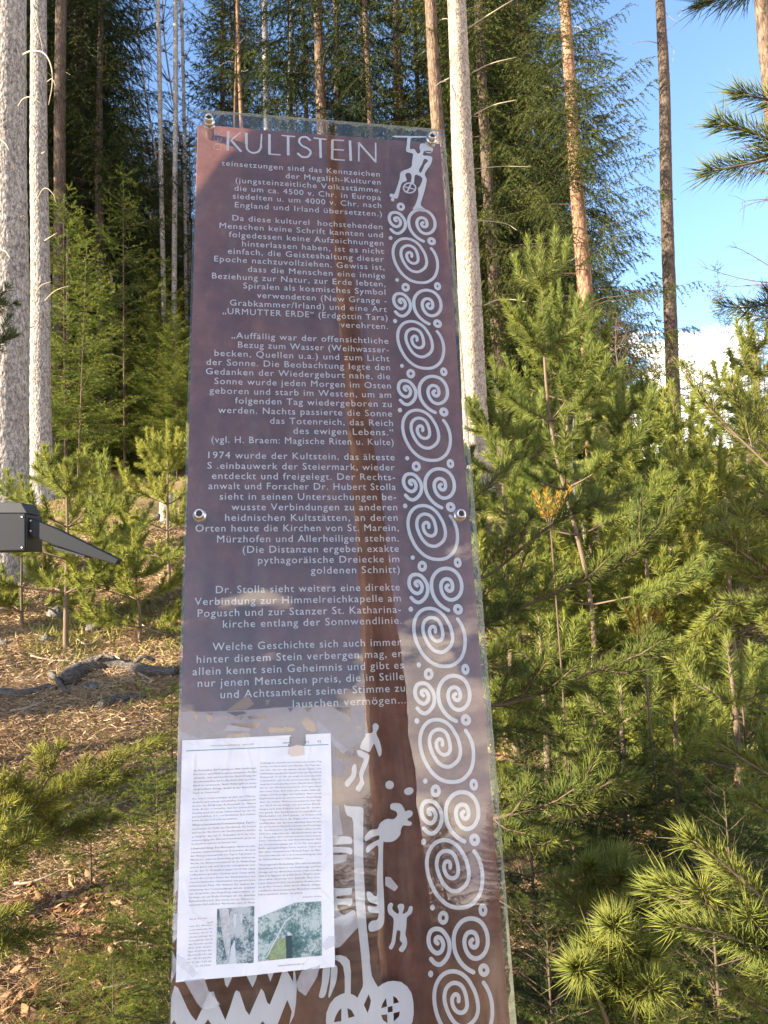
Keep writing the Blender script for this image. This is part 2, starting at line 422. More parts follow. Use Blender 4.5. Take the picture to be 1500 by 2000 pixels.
def see_through(name, c, a, rough=.6, dv=.06):
    m = bpy.data.materials.new(name); m.use_nodes = True; t = m.node_tree; l = t.links.new
    b = t.nodes['Principled BSDF']; b.inputs['Base Color'].default_value = (*c, 1); b.inputs['Roughness'].default_value = rough; b.inputs['Specular IOR Level'].default_value = .6
    o = t.nodes['Material Output']; tr = N(t, 'ShaderNodeBsdfTransparent')
    tx = N(t, 'ShaderNodeTexCoord'); nz = N(t, 'ShaderNodeTexNoise', inp={'Scale': 60.0, 'Detail': 6.0, 'Roughness': .65}); l(tx.outputs['Object'], nz.inputs['Vector'])
    mr = N(t, 'ShaderNodeMapRange', inp={1: .3, 2: .7, 3: max(0, a - dv), 4: min(1, a + dv)}); l(nz.outputs[0], mr.inputs[0])
    mx = N(t, 'ShaderNodeMixShader'); l(mr.outputs[0], mx.inputs[0]); l(tr.outputs[0], mx.inputs[1]); l(b.outputs[0], mx.inputs[2]); l(mx.outputs[0], o.inputs[0])
    return m
M_glass = glass_front()
M_gclear = bpy.data.materials.new('glass_back'); M_gclear.use_nodes = True
t = M_gclear.node_tree; t.links.new(N(t, 'ShaderNodeBsdfTransparent').outputs[0], t.nodes['Material Output'].inputs[0])
M_gedge = see_through('glass_edge', (.50, .56, .50), .62, .3, .15)
M_moss = see_through('dirty_glass_rim', (.30, .31, .22), .42, .8, .2)
M_print = simple('etched_print', (.76, .78, .82), .6, 0, .3)
M_print_faint = see_through('worn_print', (.66, .68, .72), .40, .6)  # half see-through print for the side title
M_steel = simple('stainless_steel', (.66, .64, .60), .34, 1)
M_black = simple('socket_shadow_steel', (.05, .05, .05), .5, .6)
M_film = see_through('film_residue', (.44, .44, .49), .50, .7)
M_tape = see_through('adhesive_tape', (.62, .64, .68), .42, .35)

# ------------------------------------------------------------------ the sign
sign = empty('information_sign', (0, 0, 0), 'tall rusty brown steel stele behind a glass sheet with pale German text and spiral border', 'sign')
sign.matrix_world = FR
boxm('steel_plate', 0, SW, .001, SH, -.040, -.034, M_plate, .0012, sign)
# glass: front, back, rim
gt = .0065; G1 = SH - .22
me = bpy.data.meshes.new('glass_sheet')
V = sl3([[0, 0], [SW, 0], [SW, G1], [0, G1]], 0.0); V2 = sl3([[0, 0], [SW, 0], [SW, G1], [0, G1]], -gt)
me.from_pydata([tuple(v) for v in np.vstack([V, V2])], [], [(0, 3, 2, 1), (4, 5, 6, 7), (0, 1, 5, 4), (1, 2, 6, 5), (2, 3, 7, 6), (3, 0, 4, 7)])
for q in (M_glass, M_gclear, M_gedge): me.materials.append(q)
for i, p in enumerate(me.polygons): p.material_index = 0 if i == 0 else 1 if i == 1 else 2
glass = link('glass_sheet', me, sign)
# dirty, mossy rim along the right and top edges of the glass, ragged inner line
rr = rs(3)
def rim(name, path, inner, wmax, seed):
    q = rs(seed); n_ = len(path); w = wmax * (.35 + .65 * np.abs(np.convolve(q.normal(size=n_ + 8), np.ones(9) / 3, 'valid')) * .6)
    w = np.clip(w, .0008, wmax)
    A = np.array(path); B = A + np.array(inner) * w[:, None]
    return flat(name, np.vstack([A, B]), [(i, i + 1, n_ + i + 1, n_ + i) for i in range(n_ - 1)], .0006, M_moss, sign)
rim('dirt_rim', [[SW - .0004, t_] for t_ in np.linspace(.02, G1 - .01, 420)], [-1, 0], .009, 4)
rim('dirt_rim', [[s_, .0004] for s_ in np.linspace(.01, SW - .01, 160)], [0, 1], .010, 6)
for k, (x, y) in enumerate([(408, 231), (844, 267), (389, 1004), (900, 1004), (0, 0), (0, 0)]):
    c = pl(x, y, .008) if x else np.array([.021 if k == 4 else .421, 1.46 + .4])
    bo = bpy.data.objects.new('standoff_bolt', None); col.objects.link(bo); bo.parent = sign
    bo.location = sl3(c, 0)[0]; bo.empty_display_size = .01
    def lathe(name, prof, m, seg=28, par=bo):
        th = np.arange(seg) / seg * 2 * np.pi; g = Geo(); P = np.array(prof)     # (radius, o)
        V = np.stack([P[:, None, 0] * np.cos(th)[None], -P[:, None, 1] * np.ones((1, seg)), P[:, None, 0] * np.sin(th)[None]], -1)
        i = np.arange(len(P) - 1)[:, None] * seg; j = np.arange(seg)[None]; j2 = (j + 1) % seg
        g.add(V, None, np.stack([i + j, i + j2, i + seg + j2, i + seg + j], -1).reshape(-1, 4))
        me = g.mesh(name, m, False); return link(name, me, par)
    lathe('bolt_head', [(0.0045, .0075), (.0045, .012), (.0062, .0125), (.0072, .0118), (.0074, .004), (.0074, .0035), (.0095, .0035), (.0098, .0028), (.0098, .0002), (0, .0002)], M_steel)
    lathe('hex_socket', [(0, .0078), (.0046, .0078)], M_black, 6)
    lathe('spacer', [(.0075, -.0335), (.0075, -.0067)], M_steel)
    lathe('spacer_collar', [(.0, -.0102), (.0092, -.0102), (.0092, -.0068), (0, -.0068)], M_steel)

# printing on the rear face of the glass
OP = -.0072
def part_from(name, items, m=M_print, o=OP):
    V = []; F = []; n0 = 0
    for v, f in items:
        V.append(v); F += [tuple(i + n0 for i in q) for q in f]; n0 += len(v)
    return flat(name, np.vstack(V), F, o, m, sign)
def text_mesh(s, size=1.0, res=3):
    cu = bpy.data.curves.new('tmp', 'FONT'); cu.body = s; cu.size = size; cu.resolution_u = res; cu.space_character = 1.13
    ob = bpy.data.objects.new('tmp', cu); me = bpy.data.meshes.new_from_object(ob)
    bpy.data.objects.remove(ob); bpy.data.curves.remove(cu)
    V = np.array([v.co[:2] for v in me.vertices]); F = [tuple(p.vertices) for p in me.polygons]
    bpy.data.meshes.remove(me)
    return V, F
TXT = [
 ("teinsetzungen sind das Kennzeichen", 433, 742, 345.2), ("der Megalith-Kulturen", 558, 743.6, 360.8),
 ("(jungsteinzeitliche Volksstämme,", 460, 744, 376), ("die um ca. 4500 v. Chr. in Europa", 458, 744, 391.2),
 ("siedelten u. um 4000 v. Chr. nach", 454.8, 745, 406.4), ("England und Irland übersetzten.)", 458.8, 746, 422.8),
 ("Da diese kulturel  hochstehenden", 454, 747, 448), ("Menschen keine Schrift kannten und", 428.8, 748, 464),
 ("folgedessen keine Aufzeichnungen", 447, 749, 480), ("hinterlassen haben, ist es nicht", 472.8, 750, 496),
 ("einfach, die Geisteshaltung dieser", 445, 750, 511.5), ("Epoche nachzuvollziehen. Gewiss ist,", 418.4, 751, 527.5),
 ("dass die Menschen eine innige", 484, 752, 544), ("Beziehung zur Natur, zur Erde lebten,", 414, 753, 560),
 ("Spiralen als kosmisches Symbol", 475, 753, 576), ("verwendeten (New Grange -", 502, 755.6, 593),
 ("Grabkammer/Irland) und eine Art", 449, 755.6, 609.5), ("„URMUTTER ERDE“ (Erdgöttin Tara)", 435, 757, 626),
 ("verehrten.", 665, 758, 643), ("„Auffällig war der offensichtliche", 452, 758.8, 671.5),
 ("Bezug zum Wasser (Weihwasser-", 464.8, 759.6, 688.8), ("becken, Quellen u.a.) und zum Licht", 418.8, 760.8, 706),
 ("der Sonne. Die Beobachtung legte den", 403, 762, 723.4), ("Gedanken der Wiedergeburt nahe, die", 402, 762, 741),
 ("Sonne wurde jeden Morgen im Osten", 418.8, 763.6, 759), ("geboren und starb im Westen, um am", 409, 764, 777),
 ("folgenden Tag wiedergeboren zu", 459, 765, 795), ("werden. Nachts passierte die Sonne", 426, 766, 813.6),
 ("das Totenreich, das Reich", 527.6, 767.6, 832), ("des ewigen Lebens.“", 573, 768.4, 850.4),
 ("(vgl. H. Braem: Magische Riten u. Kulte)", 413, 769, 869.6), ("1974 wurde der Kultstein, das älteste", 406.8, 771, 899),
 ("S .einbauwerk der Steiermark, wieder", 405, 771, 918.8), ("entdeckt und freigelegt. Der Rechts-", 414, 772, 938),
 ("anwalt und Forscher Dr. Hubert Stolla", 407, 773, 957.2), ("sieht in seinen Untersuchungen be-", 429, 774, 976.8),
 ("wusste Verbindungen zu anderen", 452, 776, 996.8), ("heidnischen Kultstätten, an deren", 439.6, 776.8, 1017),
 ("Orten heute die Kirchen von St. Marein,", 381.6, 779, 1037), ("Mürzhofen und Allerheiligen stehen.", 424, 779, 1057.4),
 ("(Die Distanzen ergeben exakte", 474, 779, 1077.6), ("pythagoräische Dreiecke im", 504, 780, 1098),
 ("goldenen Schnitt)", 607, 781, 1118.6), ("Dr. Stolla sieht weiters eine direkte", 421.5, 781, 1153),
 ("Verbindung zur Himmelreichkapelle am", 380, 783, 1174.6), ("Pogusch und zur Stanzer St. Katharina-", 386, 783, 1196.6),
 ("kirche entlang der Sonnwendlinie.", 435.4, 784.6, 1218), ("Welche Geschichte sich auch immer", 415, 784, 1260.4),
 ("hinter diesem Stein verbergen mag, er", 384, 785.5, 1283), ("allein kennt sein Geheimnis und gibt es", 376, 788.5, 1305.6),
 ("nur jenen Menschen preis, die in Stille", 386, 789, 1327.8), ("und Achtsamkeit seiner Stimme zu", 430.6, 791, 1350.5),
 ("lauschen vermögen...", 572, 793, 1373.5)]
for s_, xl, xr, yb in TXT:
    V, F = text_mesh(s_)
    e = pl(xr, yb, OP); t_ = e[1]
    # left end on the same line of the sign
    a0, a1 = 300.0, 1400.0
    for _ in range(40):
        am = (a0 + a1) / 2
        if pl(xl, am, OP)[1] < t_: a0 = am
        else: a1 = am
    s0 = pl(xl, a0, OP)[0]
    V = V.copy(); V[:, 0] = s0 + (V[:, 0] - V[:, 0].min()) / (V[:, 0].max() - V[:, 0].min()) * (e[0] - s0)
    V[:, 1] = t_ - V[:, 1] * .0157
    flat('text_line', V, F, OP, M_print, sign)
# title in thin drawn capitals
KT = Zm(375, 205, 3.947)
def bar(P, w):
    P = KT(P); d = nrm(P[1] - P[0]); nn = np.array([-d[1], d[0]]) * w / 2
    return np.array([P[0] + nn, P[1] + nn, P[1] - nn, P[0] - nn]), [(0, 1, 2, 3)]
tk, tn = .0046, .0026
LET = {'K': [bar([(280, 200), (275, 348)], tk), bar([(372, 210), (300, 270)], tn), bar([(300, 268), (380, 358)], tk * .9)],
 'U': [bar([(418, 212), (420, 300)], tk), bar([(537, 222), (532, 300)], tn), ribbon(KT([(420, 296), (427, 340), (465, 366), (510, 358), (530, 325), (532, 296)]), tk * .75)],
 'L': [bar([(597, 222), (597, 376)], tk), bar([(590, 376), (683, 382)], tn)],
 'T': [bar([(690, 232), (795, 242)], tn), bar([(741, 238), (742, 386)], tk)],
 'S': [ribbon(KT([(910, 268), (880, 245), (840, 250), (826, 280), (850, 312), (895, 335), (915, 362), (895, 396), (850, 398), (818, 372)]), tk * .82)],
 'T2': [bar([(938, 252), (1036, 263)], tn), bar([(988, 258), (992, 406)], tk)],
 'E': [bar([(1083, 268), (1080, 416)], tk), bar([(1080, 266), (1173, 272)], tn), bar([(1080, 340), (1173, 346)], tn), bar([(1076, 416), (1178, 424)], tn)],
 'I': [bar([(1218, 272), (1224, 428)], tk)],
 'N': [bar([(1287, 286), (1286, 434)], tn), bar([(1283, 286), (1418, 438)], tk * .85), bar([(1416, 290), (1417, 440)], tn)]}
for k, it in LET.items():
    part_from('title_letter', it)
V, F = text_mesh('DER'); V = V.copy(); w_ = V[:, 0].max()
a = KT([(228, 352)])[0]; b_ = KT([(228, 195)])[0]
Vd = np.stack([a[0] - V[:, 1] / .73 * .0145, a[1] - V[:, 0] / w_ * (a[1] - b_[1])], 1)
flat('side_title', Vd, F, OP, M_print_faint, sign)

# spiral border: one unit traced, repeated down the sign
PER = .1620
big = ribbon(B5([(603, 822), (604, 778), (588, 748), (560, 740), (530, 765), (518, 810), (530, 870), (560, 922), (603, 953), (648, 958), (688, 935), (710, 885), (708, 820), (690, 735), (655, 660), (605, 618), (545, 605), (490, 622), (445, 668), (424, 735), (424, 810), (445, 890), (480, 970), (532, 1050), (590, 1102), (650, 1125), (712, 1122), (775, 1082), (828, 1020), (852, 940), (848, 850), (820, 740), (775, 650), (722, 570), (655, 510), (580, 475), (505, 468), (430, 487), (365, 537), (315, 620), (292, 720), (294, 830), (320, 950), (365, 1060), (422, 1160), (492, 1240), (572, 1300), (660, 1332), (760, 1338), (850, 1320), (922, 1272), (982, 1200), (1020, 1100), (1036, 985), (1030, 865), (1005, 765), (970, 685), (925, 618)]), .0052)
med = ribbon(B3([(868, 640), (842, 665), (842, 700), (872, 738), (912, 738), (938, 695), (936, 625), (912, 565), (862, 536), (808, 546), (770, 592), (754, 660), (766, 745), (800, 820), (850, 873), (920, 895), (990, 870), (1045, 812), (1080, 720), (1082, 615), (1060, 520), (1010, 432), (940, 375), (850, 353), (760, 370), (690, 420), (635, 500), (608, 590), (608, 700), (630, 810), (680, 910), (742, 985), (810, 1040), (880, 1076)]), .0056)
sml = ribbon(B3([(378, 678), (352, 652), (356, 612), (394, 596), (434, 628), (458, 695), (440, 768), (392, 808), (338, 796), (288, 748), (256, 680), (252, 592), (285, 512), (352, 482), (430, 498), (492, 562), (535, 645), (547, 740), (530, 830), (480, 912), (412, 962), (342, 945), (285, 885)]), .0056)
def ringp(c, rx, ry, hx, hy, a=0):
    return fill2d([B3(ell(c, rx, ry, 24, a)), B3(ell(c, hx, hy, 14, a))])
def dotp(c, rx, ry, a=0): return fill2d([B3(ell(c, rx, ry, 18, a))])
UNIT = [('spiral', sml, 0), ('spiral', med, 0), ('spiral', big, PER), ('ring_mark', ringp((458, 335), 75, 95, 25, 33), 0), ('ring_mark', ringp((1018, 245), 62, 88, 15, 28, -.1), 0),
        ('ring_mark', ringp((1028, 1052), 78, 93, 22, 26, -.2), 0), ('dot_mark', dotp((307, 193), 33, 40), 0), ('dot_mark', dotp((280, 1085), 36, 46), 0)]
proto = {}
for k in range(-6, 6):
    for i, (nm, (V, F), dt) in enumerate(UNIT):
        V = np.array(V); tt = V[:, 1].mean() + dt + k * PER
        if tt < .055 or tt > G1 - .03: continue
        if k == -6 and i == 4: continue
        if i not in proto:
            Vc = V.copy(); Vc[:, 1] += dt
            me = bpy.data.meshes.new(nm); me.from_pydata([tuple(v) for v in sl3(Vc, OP)], [], F); me.materials.append(M_print); proto[i] = me
        o = link(nm, proto[i], sign); o.location = (0, 0, -k * PER)

# figures
def fig(loops, name='figure', m=M_print, o=OP, sm=3):
    V, F = fill2d([smooth_loop(lp, sm) for lp in loops]); return flat(name, V, F, o, m, sign)
man = M2([(495, 302), (555, 302), (548, 420), (545, 540), (590, 540), (640, 545), (670, 590), (700, 632), (745, 628), (760, 580), (745, 520), (757, 450), (795, 425), (920, 440), (1000, 505), (1030, 525), (1025, 560), (1000, 612), (950, 630), (890, 615), (855, 575), (832, 600), (825, 672), (1000, 700), (985, 850), (870, 1020), (860, 1100), (895, 1180), (860, 1380), (800, 1580), (768, 1700), (830, 1775), (930, 1860), (620, 1810), (650, 1720), (690, 1620), (722, 1500), (715, 1360), (750, 1325), (805, 1160), (705, 1085), (645, 1100), (628, 1255), (562, 1255), (580, 1110), (540, 1045), (470, 1048), (447, 1100), (480, 1200), (400, 1235), (360, 1290), (325, 1430), (290, 1565), (230, 1575), (130, 1540), (122, 1490), (170, 1475), (215, 1485), (280, 1320), (330, 1150), (360, 1015), (560, 930), (590, 800), (610, 660), (580, 625), (465, 588), (480, 450)])
fig([man, M2([(870, 745), (925, 790), (860, 860), (815, 960), (770, 1040), (732, 980), (795, 865), (830, 770)]), M2([(870, 575), (992, 582), (970, 606), (905, 606)])])
fig([M2([(165, 275), (240, 262), (500, 268), (930, 272), (935, 300), (560, 303), (495, 303), (250, 298)])], sm=1)
wc = (537, 1355)
part_from('wheel_mark', [fill2d([M2(ell(wc, 142, 118, 28)), M2(ell(wc, 114, 90, 28))]), ribbon(M2([(415, 1325), (660, 1390)]), .0022, 2), ribbon(M2([(570, 1262), (485, 1440)]), .0028, 2)])
wm = L4([(700, 168), (735, 195), (738, 240), (708, 290), (712, 340), (745, 410), (770, 490), (780, 560), (775, 620), (752, 648), (735, 625), (700, 530), (672, 465), (640, 520), (605, 580), (540, 558), (472, 530), (485, 460), (518, 390), (522, 345), (560, 316), (640, 305), (655, 260), (650, 205), (668, 175)])
fig([wm])
fig([L4([(425, 560), (475, 557), (540, 590), (600, 622), (598, 690), (560, 800), (520, 900), (515, 975), (532, 1040), (500, 1090), (465, 1155), (410, 1130), (418, 1085), (468, 1000), (458, 880), (520, 705), (505, 668), (440, 630)])])
fig([L4([(380, 762), (413, 775), (415, 900), (380, 980), (300, 1083), (260, 1075), (247, 1030), (275, 990), (342, 910), (350, 815)])])
part_from('dot_mark', [fill2d([L4(ell((897, 1060), 62, 62, 20))])]); part_from('dot_mark', [fill2d([L4(ell((1175, 1150), 70, 54, 20, -.3))])])
an = np.vstack([L4([(905, 1370), (925, 1330), (985, 1320), (1060, 1337), (1105, 1400), (1122, 1442), (1180, 1425), (1228, 1450), (1220, 1508), (1160, 1548), (1162, 1575), (1215, 1600), (1205, 1645), (1150, 1650), (1090, 1650), (1060, 1715), (1050, 1780), (990, 1850), (920, 1885), (832, 1887)]),
  L5([(920, 60), (915, 500), (928, 800), (935, 1100), (905, 1215), (835, 1268), (738, 1284), (712, 1225), (722, 1170), (765, 1132), (832, 1118), (855, 1030), (800, 1025), (740, 1018), (708, 985), (708, 928), (770, 935), (828, 930), (828, 905), (750, 880), (705, 840), (688, 735), (740, 732), (828, 790), (832, 500), (852, 105), (780, 118), (705, 183), (680, 168), (686, 110), (740, 58), (820, 15)]),
  L4([(745, 1845), (740, 1790), (640, 1822), (562, 1873), (537, 1858), (542, 1800), (622, 1712), (720, 1696), (762, 1610), (860, 1550), (955, 1555), (1008, 1495), (985, 1440), (920, 1415)])])
fig([an])
post = np.vstack([L4([(238, 1346), (275, 1362), (360, 1370), (470, 1374), (508, 1395), (520, 1430), (516, 1600), (516, 1900)]), L5([(640, 300), (660, 700), (665, 900), (690, 1250), (740, 1700)]),
  L7([(826, 200), (862, 450), (900, 530), (945, 602), (1000, 560), (1080, 526), (1150, 517), (1250, 532), (1330, 590), (1390, 680), (1415, 800), (1420, 950), (1405, 1060), (1370, 1150), (1300, 1260), (1100, 1330), (900, 1260), (820, 1150), (750, 1280), (500, 1340), (300, 1260), (255, 1150), (248, 1050), (255, 950), (300, 830), (370, 742), (440, 702), (500, 680), (502, 600), (500, 460), (480, 330), (440, 275), (405, 250), (372, 240), (374, 178), (440, 175), (520, 200), (565, 252), (583, 400), (580, 690), (630, 712), (670, 745), (700, 680), (740, 600), (745, 540), (735, 380), (716, 150)]),
  L5([(570, 1250), (540, 960), (525, 700), (515, 400), (510, 100)]), L4([(378, 1900), (372, 1600), (350, 1535), (282, 1500), (255, 1440)])])
holes = [[(985, 885), (1000, 830), (1050, 745), (1065, 860)], [(1145, 720), (1190, 745), (1225, 805), (1150, 825)], [(1150, 950), (1235, 925), (1225, 990), (1155, 1060)], [(985, 975), (1065, 965), (1070, 1085), (1010, 1040)], [(1072, 868), (1135, 852), (1140, 930), (1075, 940)], [(820, 695), (850, 780), (830, 880), (805, 945), (755, 840)], [(355, 1070), (375, 1000), (410, 930), (455, 880), (455, 1055)], [(535, 880), (590, 910), (635, 990), (550, 1015)]]
V, F = fill2d([post] + [L7(q) for q in holes]); flat('figure', V, F, OP, M_print, sign)
fig([L7([(215, 330), (300, 320), (295, 480), (270, 600), (250, 690), (210, 745), (157, 730), (175, 640), (195, 540)])]); fig([L7([(325, 330), (400, 325), (395, 480), (370, 580), (340, 650), (300, 740), (282, 722), (300, 600), (312, 480)])])
fig([L4([(0, 1815), (200, 1802), (330, 1812), (355, 1850), (350, 1905), (300, 1912), (240, 1915), (0, 1920)])], sm=2)
fig([L5([(100, 105), (400, 105), (470, 118), (490, 160), (480, 195), (455, 210), (400, 182), (230, 182), (100, 182)])], sm=2)
fig([L5([(120, 700), (300, 682), (470, 677), (482, 710), (478, 750), (440, 775), (280, 787), (285, 828), (465, 820), (488, 850), (485, 900), (450, 930), (420, 914), (275, 915), (300, 1000), (370, 1056), (490, 987), (530, 1020), (490, 1130), (430, 1200), (330, 1190), (120, 1140)])], sm=2)
sm_ = L5([(1028, 880), (1058, 905), (1045, 950), (1060, 990), (1120, 1035), (1138, 1000), (1117, 930), (1150, 897), (1200, 902), (1212, 950), (1190, 1020), (1202, 1035), (1258, 1000), (1285, 932), (1328, 938), (1325, 1000), (1300, 1045), (1250, 1090), (1243, 1200), (1228, 1320), (1250, 1400), (1245, 1490), (1190, 1570), (1137, 1545), (1147, 1510), (1185, 1450), (1150, 1400), (1160, 1290), (1130, 1265), (1105, 1290), (1085, 1440), (1040, 1530), (1002, 1520), (1002, 1490), (1035, 1420), (1058, 1240), (1060, 1100), (1000, 1040), (980, 980), (987, 910)])
fig([sm_])
zz = L6([(20, 340), (105, 225), (140, 250), (180, 340), (230, 450), (270, 520), (315, 572), (380, 440), (440, 290), (485, 285), (540, 430), (600, 566), (650, 430), (690, 300), (708, 272), (740, 290), (770, 380), (800, 470), (835, 516), (880, 410), (930, 300), (950, 255), (978, 290), (1010, 395), (1035, 411), (1075, 310), (1120, 200), (1160, 80), (1180, 40), (1230, 130), (1262, 188), (1266, 80), (1280, 85), (1300, 220), (1290, 400), (1272, 520), (1225, 610), (1238, 540), (1250, 480), (1228, 420), (1205, 366), (1160, 480), (1110, 610), (1080, 900), (20, 900)])
V, F = fill2d([zz, L6([(75, 605), (98, 563), (128, 610), (100, 720)]), L6([(395, 610), (430, 555), (470, 615), (430, 720)]), L6([(940, 605), (965, 573), (990, 606), (965, 700)])]); flat('figure', V, F, OP, M_print, sign)
for q in ([(575, 100), (680, 95), (665, 150), (620, 247), (600, 220)], [(790, 95), (920, 80), (900, 170), (866, 246)], [(1000, 80), (1085, 70), (1062, 130), (1040, 187)]): fig([L6(q)], sm=1)
S5 = Zm(320, 1650, 3.75)
fig([S5([(40, 480), (75, 510), (98, 500), (95, 680), (65, 722), (38, 650)])], sm=1); fig([S5([(20, 780), (95, 855), (88, 930), (18, 1010)])], sm=1); fig([S5([(60, 200), (110, 180), (100, 330), (75, 360), (52, 340)])], sm=1)

# film and tape remains on the outside of the glass
fo = L8([(55, 120), (230, 118), (400, 112), (640, 100), (880, 82), (1180, 78), (1462, 68), (1470, 300), (1440, 350), (1380, 380), (1370, 460), (1300, 600), (60, 600)])
fh = [[(430, 118), (560, 114), (590, 128), (500, 150)], [(180, 128), (220, 130), (205, 190)], [(285, 126), (330, 125), (320, 190), (290, 190)], [(590, 150), (740, 145), (740, 170), (600, 175)], [(410, 160), (560, 150), (545, 178)], [(465, 205), (560, 198), (690, 198), (670, 235), (600, 255), (490, 240)], [(480, 270), (610, 280), (600, 305), (430, 310)], [(745, 235), (940, 235), (935, 265), (760, 280)], [(890, 88), (935, 88), (910, 120)], [(1015, 90), (1075, 85), (1040, 125)], [(1230, 84), (1365, 80), (1360, 160), (1300, 130)], [(1000, 190), (1030, 155), (1100, 210), (1105, 270), (1050, 265), (1010, 225)], [(1410, 225), (1440, 230), (1420, 270)], [(1330, 170), (1365, 165), (1350, 210)], [(1240, 390), (1330, 400), (1375, 450), (1310, 500), (1245, 440)]]
V, F = fill2d([fo] + [L8(q) for q in fh]); flat('film_residue', V, F, .0008, M_film, sign)
M_scrap = see_through('torn_scrap', (.26, .22, .20), .75, .8)
for q, mm in (([(430, 110), (560, 12), (600, 2), (640, 60), (590, 96)], M_scrap), ([(725, 30), (765, 26), (735, 76)], M_scrap)): fig([L8(q)], 'film_scrap', mm, .0012, 1)
for q in ([(60, 260), (240, 320), (420, 255), (445, 215), (610, 240), (610, 262), (430, 260), (300, 300), (110, 330), (60, 335)], [(1105, 180), (1200, 260), (1250, 330), (1345, 400), (1300, 430), (1225, 350), (1120, 270)]): fig([L8(q)], 'film_scrap', M_tape, .0014, 1)
TP = [L6([(205, 150), (400, 130), (440, 250), (555, 380), (480, 420), (380, 425), (330, 370)]), L6([(1290, 180), (1340, 60), (1520, 0), (1490, 120), (1380, 300), (1310, 250)]), L5([(150, 1100), (500, 980), (560, 1100), (550, 1200), (300, 1470), (150, 1500)]), L5([(150, 200), (400, 190), (390, 280), (150, 345)]), L4([(60, 1350), (140, 1340), (210, 1760), (60, 1800)]), L6([(30, 60), (105, 100), (70, 150), (25, 200)]), L5([(930, 500), (1000, 505), (1110, 640), (1060, 700), (930, 620)])]
for q in TP: fig([q], 'tape_strip', M_tape, .0040, 1)

# ------------------------------------------------------------------ the paper notice
OPP = .0025
PC = np.array([pl(356, 1446, OPP), pl(646, 1432, OPP), pl(654, 1888, OPP), pl(343.5, 1918, OPP)])
def pp(px, py): return pl(px, py, OPP)
def bil(a, b): return (1 - a) * (1 - b) * PC[0] + a * (1 - b) * PC[1] + a * b * PC[2] + (1 - a) * b * PC[3]
m, t, b = mat('weathered_paper'); l = t.links.new; M_paper = m
tx = N(t, 'ShaderNodeTexCoord'); n1 = N(t, 'ShaderNodeTexNoise', inp={'Scale': 22.0, 'Detail': 6.0}); l(tx.outputs['Object'], n1.inputs['Vector'])
r1 = ramp(t, [(.3, (.70, .73, .78)), (.6, (.80, .83, .88))]); l(n1.outputs[0], r1.inputs[0]); l(r1.outputs[0], b.inputs['Base Color']); b.inputs['Roughness'].default_value = .8
n2 = N(t, 'ShaderNodeTexNoise', inp={'Scale': 60.0, 'Detail': 6.0}); l(tx.outputs['Object'], n2.inputs['Vector'])
vo = N(t, 'ShaderNodeTexVoronoi', feature='DISTANCE_TO_EDGE', inp={'Scale': 16.0}); l(tx.outputs['Object'], vo.inputs['Vector'])
mrr = N(t, 'ShaderNodeMapRange', inp={1: 0, 2: .06}); l(vo.outputs[0], mrr.inputs[0]); add = N(t, 'ShaderNodeMath', operation='ADD'); l(mrr.outputs[0], add.inputs[0]); l(n2.outputs[0], add.inputs[1])
bp = N(t, 'ShaderNodeBump', inp={'Strength': .6, 'Distance': .0015}); l(add.outputs[0], bp.inputs['Height']); l(bp.outputs[0], b.inputs['Normal'])
paper = empty('paper_notice', (0, 0, 0), 'creased white printed sheet with two photos, taped low on the sign glass, torn on top', 'notice')
paper.matrix_world = FR
na, nb_ = 110, 150
aa, bb = np.meshgrid(np.linspace(0, 1, na), np.linspace(0, 1, nb_))
st = (1 - aa)[..., None] * (1 - bb)[..., None] * PC[0] + aa[..., None] * (1 - bb)[..., None] * PC[1] + (aa * bb)[..., None] * PC[2] + ((1 - aa) * bb)[..., None] * PC[3]
def wav(a, b):
    return .0009 * np.sin(a * 11 + 3 * b) + .0007 * np.sin(b * 19 + a * 4) + .0012 + .0006 * np.exp(-((a - .40 - .02 * np.sin(b * 9)) / .012) ** 2) * (b < .4) + .0005 * np.exp(-((b - .36 - .03 * a) / .008) ** 2) + .0010 * np.exp(-((b - .0) / .05) ** 2) * np.abs(np.sin(a * 31)) + .0012 * np.exp(-(((a - .08) / .08) ** 2 + ((b - .95) / .06) ** 2)) * np.sin(a * 90 + b * 70) + .0006 * np.exp(-((a - .52) / .01) ** 2)
ww_ = wav(aa, bb)
st = st.reshape(-1, 2)
notch = np.array([pp(570, 1420), pp(598, 1420), pp(596, 1440), pp(594, 1456), pp(580, 1455), pp(564, 1459), pp(567, 1448)])
def inside(P, poly):
    r = np.zeros(len(P), bool); j = len(poly) - 1
    for i in range(len(poly)):
        c = ((poly[i, 1] > P[:, 1]) != (poly[j, 1] > P[:, 1])) & (P[:, 0] < (poly[j, 0] - poly[i, 0]) * (P[:, 1] - poly[i, 1]) / (poly[j, 1] - poly[i, 1] + 1e-12) + poly[i, 0])
        r ^= c; j = i
    return r
pid = inside(st, notch)
ii = (np.arange(nb_ - 1)[:, None] * na + np.arange(na - 1)[None]).ravel()
Q = np.stack([ii, ii + na, ii + na + 1, ii + 1], 1)
Q = Q[~pid[Q].any(1)]
g = Geo(); g.add(sl3(st, OPP + ww_.ravel()), None, Q)
link('sheet', g.mesh('sheet', M_paper), paper)
M_ink = simple('grey_ink', (.028, .032, .045), .8); M_inkb = simple('bold_ink', (.015, .018, .03), .8); M_blue = simple('blue_rule', (.10, .28, .42), .8)
TPX = .0034
def ab_of(P):  # approximate sheet coordinates of sign-plane points
    d = P - PC[0]; e1 = PC[1] - PC[0]; e2 = PC[3] - PC[0]
    A = np.array([e1, e2]).T
    return np.linalg.solve(A, d.T).T
